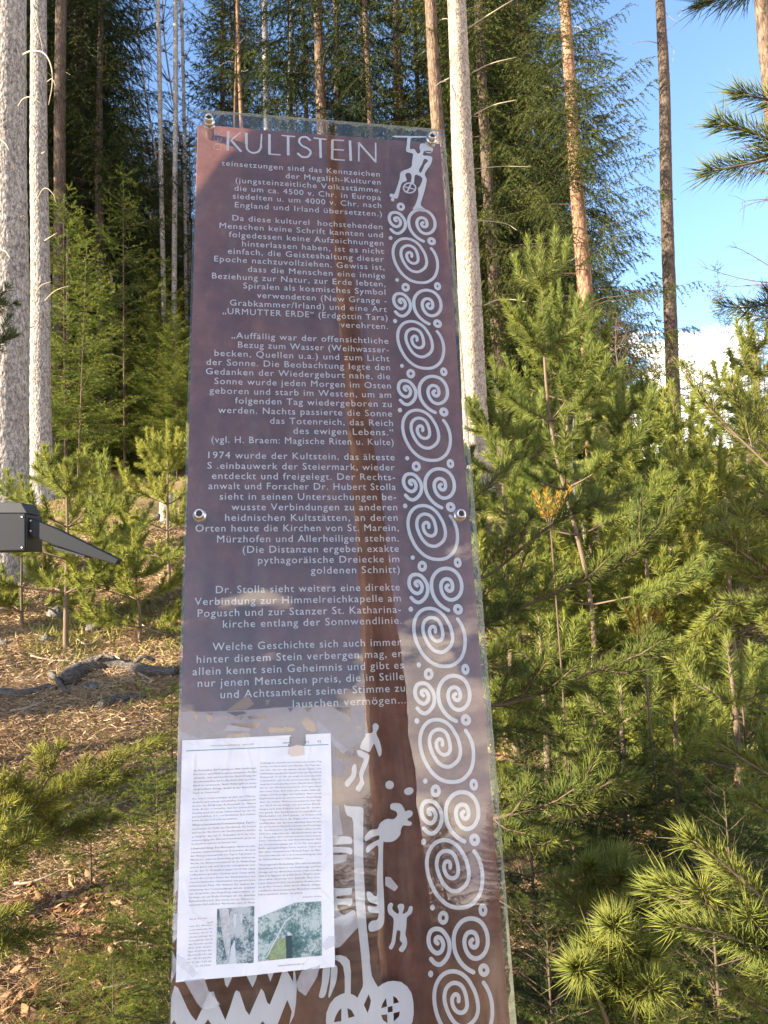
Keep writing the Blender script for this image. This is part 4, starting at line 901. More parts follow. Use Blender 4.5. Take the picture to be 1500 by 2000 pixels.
big_trunk('pine_tree', 'slimmer grey trunk with bent dead twigs standing just right of the thick edge trunk', 'tree', 10.0, (83, 962), [(79, 700), (77, 380)], (75, 0), .285, .225, M_bark_grey, 2,
          [([(88, 470, .08), (100, 462, .15), (111, 455, .2)], .010), ([(74, 388, .13), (82, 372, .2), (92, 368, .25), (104, 380, .28), (109, 396, .28)], .008), ([(64, 8, .1), (70, 40, .2), (80, 80, .22), (84, 108, .22)], .008), ([(70, 575, .13), (80, 558, .22), (100, 550, .28)], .009), ([(88, 587, .1), (105, 570, .2), (122, 562, .25), (138, 558, .25)], .008), ([(92, 160, .05), (102, 154, .1), (108, 168, .15)], .008), ([(70, 250, .13), (62, 244, .18)], .012), ([(60, 640, .1), (52, 632, .15)], .010), ([(82, 300, .12), (88, 296, .2)], .010)], 15)
big_trunk('pine_tree', 'pale sunlit trunk rising directly behind the upper right side of the sign', 'tree', 9.5, (934, 905), [(918, 600), (903, 280)], (891, 0), .33, .268, M_bark_pale, 3,
          [([(915, 55, .1), (950, 32, .3), (985, 10, .4), (1010, -5, .4)], .011), ([(922, 142, .1), (960, 124, .3), (1008, 112, .4)], .010), ([(926, 224, .1), (965, 205, .3), (1010, 195, .4)], .010), ([(930, 330, .05), (980, 325, .2), (1038, 326, .3)], .007), ([(945, 597, .1), (970, 586, .2), (1000, 585, .3), (1028, 590, .4)], .010), ([(932, 430, .1), (985, 436, .2), (1010, 450, .3)], .007), ([(870, 158, .1), (858, 162, .2), (848, 172, .25)], .009), ([(904, 120, .16), (908, 112, .2)], .012)], 15)
big_trunk('pine_tree', 'reddish brown pine trunk between the pale trunk and the open sky', 'tree', 12.5, (1162, 860), [(1146, 620), (1128, 380), (1114, 180)], (1104, 0), .285, .20, M_bark_red, 4, [rstub(1108, 60, .012, 1, q, 12.5), rstub(1135, 500, .012, -1, q, 12.5)], 16, crown=('tall2', 0, .62))
big_trunk('pine_tree', 'slender dark grey trunk standing alone against the blue sky', 'tree', 14.0, (1322, 940), [(1312, 700), (1301, 350), (1296, 120)], (1289, 0), .27, .19, M_bark_dark, 5,
          [([(1300, 25, 0), (1320, 40, .1), (1335, 15, .1)], .006), ([(1300, 60, 0), (1322, 45, .1), (1330, 20, .1)], .005), ([(1300, 75, 0), (1316, 100, .1), (1313, 122, .1)], .005), ([(1284, 84, 0), (1262, 80, .1), (1230, 86, .2)], .010)], 17)
big_trunk('pine_tree', 'brown grey trunk just left of the pale trunk, its foot hidden by the sign', 'tree', 13.0, (880, 900), [(868, 420), (853, 230)], (841, 0), .27, .21, M_bark_brown, 6, [rstub(862, 160, .014, 1, q, 13), rstub(858, 40, .012, 1, q, 13)], 16)
big_trunk('pine_tree', 'dark trunk cut by the upper right corner of the picture', 'tree', 6.0, (1640, 1150), [(1540, 500), (1500, 130)], (1486, 0), .13, .11, M_bark_brown, 7, [], 8)
SL = [  # label, cat, Y, base px, top px, wb, wt, material, seed
 ('dark brown trunk in shade just right of the two grey trunks', 16, (108, 900), (119, 0), .26, .23, M_bark_dark, 21),
 ('thin reddish trunk glowing orange in a gap of the left spruces', 22, (152, 880), (150, 100), .15, .13, M_bark_red, 22),
 ('thin birch trunk, leftmost of the three against the patch of sky', 18, (322, 880), (308, 0), .13, .095, M_birch, 23),
 ('thicker white birch trunk in the middle of the sky patch', 18, (336, 880), (343, 0), .14, .10, M_birch, 24),
 ('thin birch trunk, rightmost beside the patch of sky', 19, (366, 880), (355, 0), .10, .075, M_birch, 25),
 ('slender golden tan trunk above the left part of the sign top', 15, (490, 900), (463, 0), .09, .075, M_bark_red, 26),
 ('grey birch trunk above the sign between golden trunk and drooping spruce', 16, (530, 900), (516, 0), .13, .12, M_birch, 27),
 ('thin leaning birch stem above the middle of the sign top', 17, (552, 700), (568, 0), .06, .045, M_birch, 28),
 ('tan trunk half hidden by drooping twigs above the sign middle', 17, (664, 700), (655, 0), .14, .12, M_bark_brown, 29),
 ('light brown thin trunk with dead twigs above the right half of the sign', 15, (740, 700), (712, 0), .14, .11, M_bark_brown, 30),
 ('straight dark grey trunk before blue sky gaps above the sign', 17, (768, 700), (773, 0), .14, .12, M_bark_dark, 31),
 ('second thin stem leaning beside the slender golden trunk', 15, (440, 700), (466, 0), .05, .04, M_bark_brown, 32)]
for lb, Yd, pb, pt, wb, wt, mm, sd in SL:
    nm = 'birch_tree' if mm is M_birch else 'pine_tree'
    big_trunk(nm, lb, 'birch' if mm is M_birch else 'tree', Yd, pb, [((pb[0] + pt[0]) / 2 + 2, (pb[1] + pt[1]) / 2)], pt, wb, wt, mm, sd, [rstub(pt[0] + (pb[0] - pt[0]) * .25, 60 + 110 * q.rand(), .009, s_, q, Yd) for s_ in (-1, 1)], 18, jit=.02)
for i, (px, py, Yd, w_) in enumerate([(188, 925, 17, .06), (213, 925, 17, .075), (231, 880, 19, .06), (128, 945, 15, .07), (286, 880, 19, .10), (160, 890, 21, .07)]):
    big_trunk('young_tree', ['thin pale stem, left one of the close pair below the left spruces', 'thin pale stem, right one of the close pair below the left spruces', 'short pale stem in the shade right of the close pair', 'pale broken stem beside the slimmer grey trunk foot', 'brown stem in dark shade nearest the sign on the left', 'faint thin stem in the shade between the grey trunks and the close pair'][i], 'tree', Yd, (px, py), [(px + 2, py - 60)], (px + 4, py - 300), w_, w_ * .6, M_bark_brown if i > 2 else M_bark_pale, 40 + i,
              [rstub(px + 2, py - 40 - 30 * k, .006, (-1) ** k, q, Yd, L_=.9) for k in range(4)], 9, jit=.02)
# bare birch twigs in the sky patch and at right
def twig_tree(name, label, cat, base, H, seed, mt, nb=40, r=.012, spread=1.0, up=.8, z0=.3):
    q = rs(seed); root = empty(name, base, label, cat); g = Geo()
    P = spline([[0, 0, -.2], [.02 * H, 0, H * .4], [-.02 * H, .01 * H, H * .75], [0, 0, H]], 6); tube(g, P, r * (1.2 - 1.1 * np.linspace(0, 1, len(P))), 8)
    link('trunk', g.mesh('trunk', mt), root); g = Geo()
    for i in range(nb):
        z = H * (z0 + (1 - z0) * q.rand()); az = q.uniform(0, 6.28); L_ = spread * (1.2 - z / H) * q.uniform(.5, 1.2); s = P[np.argmin(abs(P[:, 2] - z))]; d = np.array([np.cos(az), np.sin(az), up * q.uniform(.5, 1.3)])
        W = spline([s, s + d * L_ * .4 + q.normal(0, .04 * L_, 3), s + d * L_ * .75 + q.normal(0, .06 * L_, 3), s + d * L_ + [0, 0, -.08 * L_]], 3)
        tube(g, W, r * .28 * (1 - .8 * np.linspace(0, 1, len(W))), 4, cap=False)
        for k in range(7):
            j = q.randint(2, len(W) - 1); e = nrm(d + q.normal(0, .7, 3)) * L_ * q.uniform(.15, .4); tube(g, [W[j], W[j] + e * .5 + q.normal(0, .02 * L_, 3), W[j] + e + [0, 0, -.05 * L_]], [r * .12, r * .09, r * .04], 3, cap=False)
    link('twigs', g.mesh('twigs', M_twig), root); return root
for i, (px, Yd, H_, lb) in enumerate([(300, 19, 16, 'bare twiggy birch crown left in the patch of sky'), (352, 20, 17, 'bare twiggy birch crown right in the patch of sky'), (560, 19, 16, 'bare twiggy crown above the sign before blue gaps')]):
    p = at(px, 900, Yd); twig_tree('birch_tree', lb, 'birch', (p[0], Yd, float(h(p[0], Yd))), H_, 60 + i, M_birch, 90, .04, 2.6, .8, .35)
# shrub of bare twigs right
p = at(1420, 1000, 5.0)
twig_tree('bare_shrub', 'leafless reddish shrub twigs behind the young pines left of the slender trunk', 'shrub', (at(1225, 900, 11)[0], 11, float(h(at(1225, 900, 11)[0], 11))), 2.3, 64, M_twig, 60, .02, .9, 1.1, .1)
twig_tree('bare_shrub', 'bare thin-twigged tree reaching in at the right edge below the pine tuft', 'shrub', (at(1600, 900, 4.2)[0], 4.2, float(h(at(1600, 900, 4.2)[0], 4.2))), 3.4, 65, M_twig, 60, .014, .85, .5, .4)

# ------------------------------------------------------------------ spruces of the wood
GF = 'dense dark spruces of the wood behind'
def put(kind, px, Y, H, label, group=None, rz=None, **k):
    p = at(px, 900, Y); return spruce_tree(kind, p[0], Y, H, label, group, q.uniform(0, 6.28) if rz is None else rz, **k)
q = rs(9)
FW = 'dark spruce lost in the dense shade of the wood behind'
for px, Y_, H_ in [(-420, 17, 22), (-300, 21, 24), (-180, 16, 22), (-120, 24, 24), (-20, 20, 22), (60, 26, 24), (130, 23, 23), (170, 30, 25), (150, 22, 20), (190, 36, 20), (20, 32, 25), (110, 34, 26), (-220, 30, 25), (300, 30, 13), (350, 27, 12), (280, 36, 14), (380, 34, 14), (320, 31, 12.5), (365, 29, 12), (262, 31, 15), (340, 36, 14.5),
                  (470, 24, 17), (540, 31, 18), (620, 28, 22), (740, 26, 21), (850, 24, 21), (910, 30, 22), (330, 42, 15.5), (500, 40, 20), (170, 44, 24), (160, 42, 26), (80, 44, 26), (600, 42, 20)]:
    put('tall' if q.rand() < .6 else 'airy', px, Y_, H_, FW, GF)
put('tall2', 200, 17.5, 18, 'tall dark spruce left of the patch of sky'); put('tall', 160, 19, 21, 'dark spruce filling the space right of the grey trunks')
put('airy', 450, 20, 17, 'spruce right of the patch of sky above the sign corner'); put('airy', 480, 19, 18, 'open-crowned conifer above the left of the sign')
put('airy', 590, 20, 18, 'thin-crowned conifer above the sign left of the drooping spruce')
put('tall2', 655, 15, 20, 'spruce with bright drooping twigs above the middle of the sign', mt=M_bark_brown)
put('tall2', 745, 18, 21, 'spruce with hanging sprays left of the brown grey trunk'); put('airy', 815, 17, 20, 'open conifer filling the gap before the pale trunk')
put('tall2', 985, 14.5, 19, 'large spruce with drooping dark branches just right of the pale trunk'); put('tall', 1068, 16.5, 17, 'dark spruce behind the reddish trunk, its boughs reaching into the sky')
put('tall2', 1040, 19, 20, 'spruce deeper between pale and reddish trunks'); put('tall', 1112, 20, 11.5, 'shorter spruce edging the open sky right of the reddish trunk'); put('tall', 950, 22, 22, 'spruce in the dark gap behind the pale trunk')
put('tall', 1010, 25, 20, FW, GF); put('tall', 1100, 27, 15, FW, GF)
put('mid', 1215, 16, 5.4, 'small pointed spruce against the sky left of the slender trunk'); put('mid2', 1180, 19, 6.0, 'small spruce showing between reddish and slender trunks')
# undergrowth spruces at left
UL = ['bright young spruce touching the slimmer grey trunk', 'slender young spruce with a long leader in the left middle', 'young spruce in half shade below the long leader', 'sunlit young spruce low in front of the dark wood', 'broad young spruce left of the sign edge', 'pale drooping spruce between grey trunk and sign', 'low young spruce above the bright clearing', 'dark young spruce close to the sign edge', 'young spruce behind the close pair of stems', 'young spruce topping the dark gap by the sign', 'yellowish young spruce right of the grey trunk foot', 'small shaded spruce behind the stump']
for kd, px, Y_, H_ in [('mid', 105, 20, 4), ('mid2', 140, 22, 5), ('mid', 175, 21, 4), ('mid', 215, 23, 5), ('mid2', 255, 21, 5), ('mid', 285, 22, 5), ('mid', 320, 20, 5), ('mid2', 350, 22, 6), ('mid', 375, 19, 5), ('mid', 230, 27, 6), ('mid', 300, 27, 6), ('mid', 160, 27, 6), ('mid', 360, 27, 6), ('mid2', 200, 19, 3.5), ('mid', 270, 18.5, 3.5), ('mid', 335, 18, 3.5), ('mid', 960, 20, 5), ('mid', 1010, 22, 6), ('mid', 1060, 21, 5), ('mid', 1110, 23, 5), ('mid2', 1150, 21, 4), ('mid', 1200, 22, 4)]:
    put(kd, px, Y_, H_, 'young spruce deep in the shaded edge of the wood', 'young spruces in the shaded edge of the wood', wid=1.5)
for i, (kd, px, Y_, H_) in enumerate([('mid', 128, 13, 5.2), ('mid2', 245, 14.5, 6.0), ('mid', 205, 15.5, 4.2), ('mid', 160, 15, 3.2), ('mid', 300, 14.5, 3.4), ('mid2', 150, 12, 4.2), ('mid', 245, 16, 2.6), ('mid', 345, 13, 3.0), ('mid2', 190, 18, 4.5), ('mid', 330, 17, 5.0), ('mid', 118, 16, 3.0), ('mid2', 290, 18, 2.8)]): put(kd, px, Y_, H_, UL[i])
# distant small spruces on the falling ground at right
RL = ['thin-topped distant spruce before the white cloud', 'small distant spruce at the right edge of the sky', 'distant spruce just right of the slender trunk foot', 'low distant spruce between slender trunk and cloud', 'dark low spruce behind the right young pines', 'hazy small spruce right of the thin-topped one']
for i, (kd, px, Y_, H_, w_) in enumerate([('mid2', 1458, 13, 3.6, .6), ('mid', 1500, 14, 2.6, 1), ('mid', 1350, 15, 2.4, 1), ('mid2', 1400, 15, 2.2, 1), ('mid', 1290, 12, 2.2, 1), ('mid', 1480, 16, 3.2, .8)]): put(kd, px, Y_, H_, RL[i], wid=w_)
# behind the reader: a line of spruces that only shows as the dark lower part of the glass's reflection
for i in range(22):
    a = rad(120 + i * 4.2); D_ = 55 + 10 * q.rand(); x, y = math.sin(a) * D_, math.cos(a) * D_
    spruce_tree('tall', x, y, 10.5 + 1.6 * q.rand(), 'dark spruce in the row behind the viewer, seen only mirrored in the glass', 'spruces mirrored low in the glass', q.uniform(0, 6), wid=1.9)
# the trunk whose mirror image stands in the glass
def mirrored(px, py):
    d = nrm(ray(px, py)); k = ((TL - CAM) @ NS) / (d @ NS); P = CAM + d * k; return P, d - 2 * (d @ NS) * NS
P1, r1_ = mirrored(670, 500); P2, r2_ = mirrored(760, 1450)
pn = nrm(np.cross(r1_, r2_)); ax = nrm(np.array([0, 0, 1.]) - pn[2] * pn)
Vc_ = P2 + r2_ * 3.1                              # a point of the axis about 3 m behind the reader
tl = big = empty('pine_tree', (0, 0, 0), 'brown trunk behind the viewer, mirrored as a dark band in the sign glass', 'tree')
gz = float(h(Vc_[0], Vc_[1])); b0 = Vc_ + ax * ((gz - .2 - Vc_[2]) / ax[2]); tl.location = b0
make_trunk('trunk', [b0, b0 + ax * 4, b0 + ax * 9], .148, .012, M_bark_ridged, tl, 91, org=b0, jit=.10, sides=26, step=.10)
# unseen trunk added at the reader's left to throw shade over the sign
PERP = np.array([math.cos(rad(SUN_B - 270)) * 0 - S[1], S[0], 0]); PERP = nrm(np.array([-S[1], S[0], 0])) * -1
SHq = np.array([-S[1], S[0]]) / np.linalg.norm(S[:2]) * -1
sh = nrm(np.array([S[0], S[1], 0]))
q0 = float(np.array([TL[0], TL[1]]) @ SHq) - .034 * float(NS[:2] @ SHq) + float(U[:2] @ SHq) * .085
RT = .180
sgn = 1 if float(U[:2] @ SHq) > 0 else -1
ctrq = q0 + sgn * RT
Ps = SHq * ctrq; mS = -.435 + .84
Pt = np.array([Ps[0], Ps[1], 0]) + sh * mS; Pt[2] = float(h(Pt[0], Pt[1]))
st_ = empty('pine_tree', Pt, 'thick trunk outside the left edge whose shade covers the sign', 'tree')
make_trunk('trunk', [Pt - [0, 0, .2], Pt + [0, 0, 4], Pt + [0, 0, 9]], RT, RT * .95, M_bark_grey, st_, 92, org=Pt, flare=.1, jit=.015)
# trees outside the frame towards the sun: they put stripes of shade on the ground
for i, (x, y, k_) in enumerate([(-7, -1.17, 'high'), (-9.5, 2.2, 'high'), (-16, 10, 'tall'), (-20, 14, 'tall'), (-15, 14.5, 'tall2'), (-24, 18, 'tall'), (-11, -7, 'high'), (-8.3, 1.26, 'high'), (-8.8, -.13, 'high')]):
    spruce_tree(k_, x, y, 32 if k_ == 'high' else 20 + i % 3, 'tall spruce standing to the left outside the picture', 'trees left outside the picture', i * 1.3, mt=M_bark_grey)

# ------------------------------------------------------------------ young pines
def gb(px, Y): x = at(px, 1000, Y)[0]; return np.array([x, Y, float(h(x, Y))])
young_pine(gb(868, 2.25), 1.75, 101, 'young pine right behind the sign, boughs reaching out past its right edge', solid=True, dens=1050, nw=.0019, auto=False, r=.018, wood_m=M_twig, tint=.42, leader=False, targets=[
  dict(p=[(944, 1220, 2.2), (1076, 1160, 2.15), (1228, 1092, 2.1), (1332, 968, 2.05)], g=.40, r=.008, sl=.16),
  dict(p=[(960, 1120, 2.3), (1068, 1032, 2.3), (1150, 990, 2.3), (1222, 956, 2.3)], g=.34, r=.007, sl=.13),
  dict(p=[(900, 1010, 2.4), (940, 960, 2.4), (1002, 900, 2.4)], g=.25, r=.006),
  dict(p=[(968, 1378, 2.15), (1052, 1356, 2.1), (1200, 1296, 2.05), (1302, 1268, 2.0)], g=.36, r=.008, sl=.16),
  dict(p=[(950, 1180, 2.4), (1010, 1200, 2.35), (1046, 1228, 2.3)], g=.16, r=.006),
  dict(p=[(940, 1300, 2.5), (1010, 1310, 2.45), (1110, 1330, 2.4), (1180, 1370, 2.35)], g=.3, r=.006),
  dict(p=[(950, 1600, 1.75), (1040, 1580, 1.7), (1150, 1545, 1.68), (1238, 1522, 1.65)], g=.28, r=.007, sl=.10),
  dict(p=[(950, 1540, 1.9), (985, 1535, 1.85), (1004, 1548, 1.8)], g=.1, r=.006, s=False),
  dict(p=[(960, 1640, 2.0), (1050, 1650, 1.95), (1120, 1640, 1.9)], g=.2, r=.006),
  dict(p=[(940, 1440, 2.3), (1000, 1420, 2.3), (1090, 1440, 2.25)], g=.25, r=.006)])
young_pine(gb(1125, 3.5), 2.45, 102, 'tallest young pine with an upright leader in front of the reddish trunk', solid=False, nw=.0042, dens=1250, spread=.58, r=.013, tint=.5, lean=(-.09, 0), wood_m=M_wood, whorl=.30, z_from=.28, nbr=5)
young_pine(gb(1700, 2.2), 2.2, 103, 'young pine reaching in at the right edge at mid height', solid=True, dens=1000, nw=.0019, auto=False, r=.02, leader=False, tint=.62, targets=[
  dict(p=[(1560, 1170, 1.7), (1500, 1116, 1.65), (1450, 1080, 1.62), (1404, 1050, 1.6)], g=.3, r=.006, sl=.12), dict(p=[(1560, 1050, 1.8), (1510, 1010, 1.75), (1446, 978, 1.7)], g=.25, r=.006, sl=.12),
  dict(p=[(1600, 1300, 2.0), (1452, 1180, 2.0), (1340, 1254, 2.0)], g=.3, r=.006), dict(p=[(1600, 1000, 2.2), (1470, 880, 2.2), (1380, 790, 2.2), (1334, 716, 2.2)], g=.22, r=.006, sl=.10), dict(p=[(1560, 900, 2.3), (1470, 850, 2.3), (1428, 745, 2.3)], g=.2, r=.006),
  dict(p=[(1580, 640, 1.9), (1510, 600, 1.8), (1466, 598, 1.75)], g=.15, r=.006)])
young_pine(gb(1950, 1.5), 2.9, 104, 'near pine whose long-needled twigs hang in at the upper right', solid=True, dens=1500, nw=.0016, auto=False, r=.024, leader=False, tint=.34, nl=.074, targets=[
  dict(p=[(1640, 290, 1.4), (1540, 300, 1.32), (1470, 318, 1.3), (1392, 334, 1.28)], g=.2, r=.005, s=False), dict(p=[(1620, 320, 1.4), (1540, 290, 1.32), (1478, 262, 1.3), (1408, 242, 1.28)], g=.2, r=.005, s=False),
  dict(p=[(1620, 240, 1.4), (1540, 205, 1.35), (1452, 184, 1.32)], g=.15, r=.005, s=False), dict(p=[(1640, 60, 1.5), (1500, -20, 1.45), (1440, -8, 1.42), (1374, 4, 1.4)], g=.16, r=.005, s=False)])
young_pine(gb(1185, 1.25), .55, 105, 'small pine with bright star-like tufts at the lower right', solid=True, dens=2400, nw=.0014, auto=False, r=.010, leader=False, tint=.66, nl=.068, targets=[
  dict(p=[(1215, 1835, 1.16), (1196, 1808, 1.07)], g=.2, r=.005, s=False), dict(p=[(1150, 1905, 1.16), (1130, 1894, 1.05)], g=.2, r=.005, s=False), dict(p=[(1240, 1950, 1.18), (1278, 1930, 1.08)], g=.2, r=.005, s=False),
  dict(p=[(1140, 1745, 1.5), (1200, 1728, 1.45), (1252, 1706, 1.42)], g=.18, r=.005, sl=.07), dict(p=[(1200, 1960, 1.35), (1240, 1990, 1.3)], g=.2, r=.005, s=False), dict(p=[(1290, 1870, 1.4), (1310, 1830, 1.4)], g=.15, r=.004, s=False), dict(p=[(1230, 1870, 1.2), (1216, 1850, 1.12)], g=.2, r=.004, s=False), dict(p=[(1180, 1930, 1.2), (1168, 1860, 1.13)], g=.2, r=.004, s=False), dict(p=[(1200, 1960, 1.22), (1210, 1915, 1.14)], g=.2, r=.004, s=False), dict(p=[(1230, 1950, 1.25), (1262, 1868, 1.16)], g=.2, r=.004, s=False)])
young_pine(gb(1800, 1.2), 1.2, 106, 'pine with bright yellow-green boughs entering at the lower right edge', solid=True, dens=1500, nw=.0014, auto=False, r=.012, leader=False, tint=.62, nl=.058, targets=[
  dict(p=[(1600, 1830, 1.15), (1500, 1764, 1.1), (1430, 1700, 1.08), (1354, 1642, 1.06)], g=.24, r=.005, s=False), dict(p=[(1600, 1880, 1.15), (1500, 1823, 1.12), (1400, 1775, 1.1), (1306, 1728, 1.08)], g=.26, r=.005, sl=.09),
  dict(p=[(1600, 1900, 1.15), (1500, 1860, 1.1), (1410, 1826, 1.06), (1325, 1806, 1.04)], g=.24, r=.005, s=False), dict(p=[(1600, 1560, 1.6), (1500, 1512, 1.55), (1450, 1482, 1.52), (1400, 1448, 1.5)], g=.22, r=.005, s=False),
  dict(p=[(1600, 1620, 1.6), (1510, 1590, 1.55), (1451, 1558, 1.5)], g=.18, r=.005, s=False), dict(p=[(1600, 2020, 1.4), (1500, 1975, 1.35), (1436, 1936, 1.3)], g=.18, r=.005, s=False)])
young_pine(gb(128, 5.0), 1.22, 107, 'young pine with a slim pale stem on the sunny slope left of the sign', dens=950, nw=.0058, nl=.060, spread=.68, r=.016, tint=.62, wood_m=M_wood, whorl=.22, z_from=.30, nbr=5)
young_pine(gb(330, 6.4), 1.25, 108, 'young pine in front of the stump, half behind the sign', dens=850, nw=.0068, spread=.72, r=.014, tint=.78, whorl=.24, z_from=.15, nbr=5)
young_pine(gb(270, 5.2), .62, 109, 'low young pine on the slope beside the sign, below the stump', dens=850, nw=.006, spread=.62, r=.012, tint=.7, whorl=.18, z_from=.12, nbr=5)
young_pine(gb(205, 7.2), .8, 110, 'small pine behind the tapering metal arm', dens=800, nw=.007, spread=.6, r=.012, tint=.75, whorl=.2, z_from=.15)
young_pine(gb(45, 5.6), .75, 111, 'small bushy pine under the grey metal box', dens=850, nw=.006, spread=.65, r=.012, tint=.7, whorl=.2, z_from=.15, nbr=5)
young_pine(gb(-160, 2.6), 1.3, 112, 'pine at the lower left with long sunlit needle brushes', solid=True, dens=950, nw=.0022, nl=.062, auto=False, r=.014, leader=False, tint=.78, targets=[
  dict(p=[(-20, 1620, 2.4), (45, 1590, 2.35), (88, 1530, 2.3), (116, 1462, 2.28)], g=.34, r=.007, sl=.15), dict(p=[(20, 1600, 2.45), (130, 1545, 2.45), (215, 1495, 2.45), (300, 1452, 2.45)], g=.36, r=.007, sl=.16),
  dict(p=[(-60, 1640, 2.2), (-10, 1660, 2.15), (40, 1690, 2.1)], g=.25, r=.006, sl=.14), dict(p=[(-60, 1800, 2.1), (-10, 1830, 2.05), (40, 1850, 2.0)], g=.25, r=.006, sl=.14), dict(p=[(-60, 1600, 2.3), (0, 1575, 2.25), (10, 1520, 2.2)], g=.25, r=.006, sl=.14), dict(p=[(40, 1640, 2.5), (130, 1620, 2.5), (220, 1600, 2.5)], g=.28, r=.006, sl=.12)])
young_pine(gb(-250, 3.4), 2.3, 113, 'dark pine twig poking in at the left edge over the grey trunks', solid=True, dens=900, nw=.0026, auto=False, r=.02, leader=False, tint=.2, targets=[dict(p=[(-80, 700, 3.3), (-20, 680, 3.2), (28, 655, 3.2)], g=.2, r=.006), dict(p=[(-80, 610, 3.3), (-20, 600, 3.2), (2, 590, 3.2)], g=.15, r=.006)])
YR = ['bushy young pine between the sign and the tallest young pine', 'bushy young pine left of the slender trunk foot', 'young pine covering the foot of the slender trunk', 'bushy young pine behind the right edge pine', 'low pine in the sunny gap right of the sign', 'young pine at the right edge below the cloud', 'low pine behind the star-like tufts', 'pale young pine behind the tallest one', 'small dense pine filling the gap at the sign edge below its right bolt', 'dense young pine in front of the slender trunk foot', 'small pine between the thicket and the right edge boughs', 'young pine in the middle of the right thicket', 'low pine in the shade behind the reaching boughs']
for i, (px, Y_, H_, tn_, sp) in enumerate([(1000, 4.6, 1.75, .55, .7), (1225, 4.8, 1.75, .58, .75), (1330, 4.4, 1.65, .60, .75), (1420, 3.9, 1.45, .72, .65), (1040, 3.3, .8, .55, .4), (1500, 4.8, 1.9, .66, .7), (1290, 3.1, .5, .60, .4), (1120, 6.2, 2.3, .5, .8), (985, 3.7, 1.05, .62, .55), (1255, 3.8, 1.15, .60, .6), (1400, 3.0, .8, .55, .5), (1150, 4.0, 1.1, .66, .6), (1190, 2.9, .7, .50, .45)]):
    young_pine(gb(px, Y_), H_, 120 + i, YR[i], dens=900, nw=.0016 * Y_, spread=sp, r=.018, tint=tn_, whorl=.24, z_from=.12, nbr=5)

# low spruces close to the ground
LS = [('low', 175, 2.9, .42), ('low2', 260, 2.5, .42), ('low', 320, 2.3, .55), ('low2', 215, 2.2, .34), ('low', 300, 2.9, .50), ('low2', 120, 2.3, .24), ('low', 345, 2.0, .50), ('low2', 330, 3.4, .6), ('low', 60, 2.0, .28),
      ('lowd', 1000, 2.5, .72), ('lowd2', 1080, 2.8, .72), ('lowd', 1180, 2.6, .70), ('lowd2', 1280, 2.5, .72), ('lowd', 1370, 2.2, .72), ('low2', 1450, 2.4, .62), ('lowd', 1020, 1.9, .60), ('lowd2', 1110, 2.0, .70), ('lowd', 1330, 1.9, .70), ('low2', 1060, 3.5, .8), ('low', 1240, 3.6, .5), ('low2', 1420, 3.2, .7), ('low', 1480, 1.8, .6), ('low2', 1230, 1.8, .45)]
LL = ['low spruce in broken shade above the pile of dry leaves', 'flat spreading spruce left of the paper notice', 'low spruce against the left edge of the sign', 'tiny spruce at the bottom left between dry leaves', 'low spruce just below the dark pine brush', 'seedling spruce among the dry leaves at lower left', 'low spruce at the sign edge near the bottom', 'small spruce beside the fallen branch', 'seedling spruce in the bottom left corner',
      'dark low spruce beside the sign edge at mid height', 'shaded spruce under the boughs right of the sign', 'shaded spruce in the middle of the lower right thicket', 'dark spruce behind the bright tufts', 'low spruce behind the yellow-green edge boughs', 'spruce tip at the right edge in half shade', 'low spruce touching the lower right rim of the glass', 'low dark spruce left of the bright tufts', 'spruce sprays right of the bright tufts', 'spruce in the sunny gap behind the reaching boughs', 'spruce behind the yellow twig in the sunny gap', 'spruce behind the mid right edge pine', 'small spruce in the lower right corner', 'tiny spruce under the bright tufts']
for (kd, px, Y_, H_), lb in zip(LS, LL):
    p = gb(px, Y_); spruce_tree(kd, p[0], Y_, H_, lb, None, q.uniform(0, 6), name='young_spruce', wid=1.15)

# ------------------------------------------------------------------ forest floor things
def rock(name, label, px, py, size, m, seed, sq=(1, .8, .6)):
    P = ground_hit(px, py); g = Geo(); q = rs(seed); th = np.linspace(0, np.pi, 9); ph = np.arange(14) / 14 * 2 * np.pi
    V = np.stack([np.sin(th)[:, None] * np.cos(ph), np.sin(th)[:, None] * np.sin(ph), np.cos(th)[:, None] * np.ones(14)], -1); w = q.normal(0, .10, V.shape[:2]); w[0] = w[0, 0]; w[-1] = w[-1, 0]; w[:, :] += .12 * np.sin(3 * ph + seed)[None] * np.sin(th)[:, None]
    V = V * (1 + w)[..., None] * np.array(sq) * size / 2; i = np.arange(8)[:, None] * 14; j = np.arange(14)[None]; j2 = (j + 1) % 14
    g.add(V, None, np.stack([i + j, i + 14 + j, i + 14 + j2, i + j2], -1).reshape(-1, 4)); o = link(name, g.mesh(name, m, False), None); o.location = P + [0, 0, size * .12]; o.rotation_euler = (0, 0, seed); tag(o, label, 'stone')
M_stone = bark_mat('stone_lichen', (.24, .23, .21), (.17, .16, .15), (.08, .075, .07), 12, 1, .5, .5)
rock('stone', 'grey stone on the slope left of the curved stick', 90, 1253, .10, M_stone, 1); rock('stone', 'pale stone right of the slim pine stem foot', 181, 1233, .12, M_stone, 2); rock('stone', 'mossy stone left of the slim pine stem foot', 112, 1208, .20, M_stone, 3)
rock('stone', 'bluish grey stone in the hollow under the fallen log', 178, 1348, .10, M_stone, 4); rock('stone', 'small stone at the left edge of the slope', 8, 1262, .09, M_stone, 5); rock('stone', 'flat grey stone half buried below the left pine', 32, 1256, .06, M_stone, 6)
rock('stone', 'pale stone among needle brushes at lower left', 118, 1542, .05, M_stone, 7)
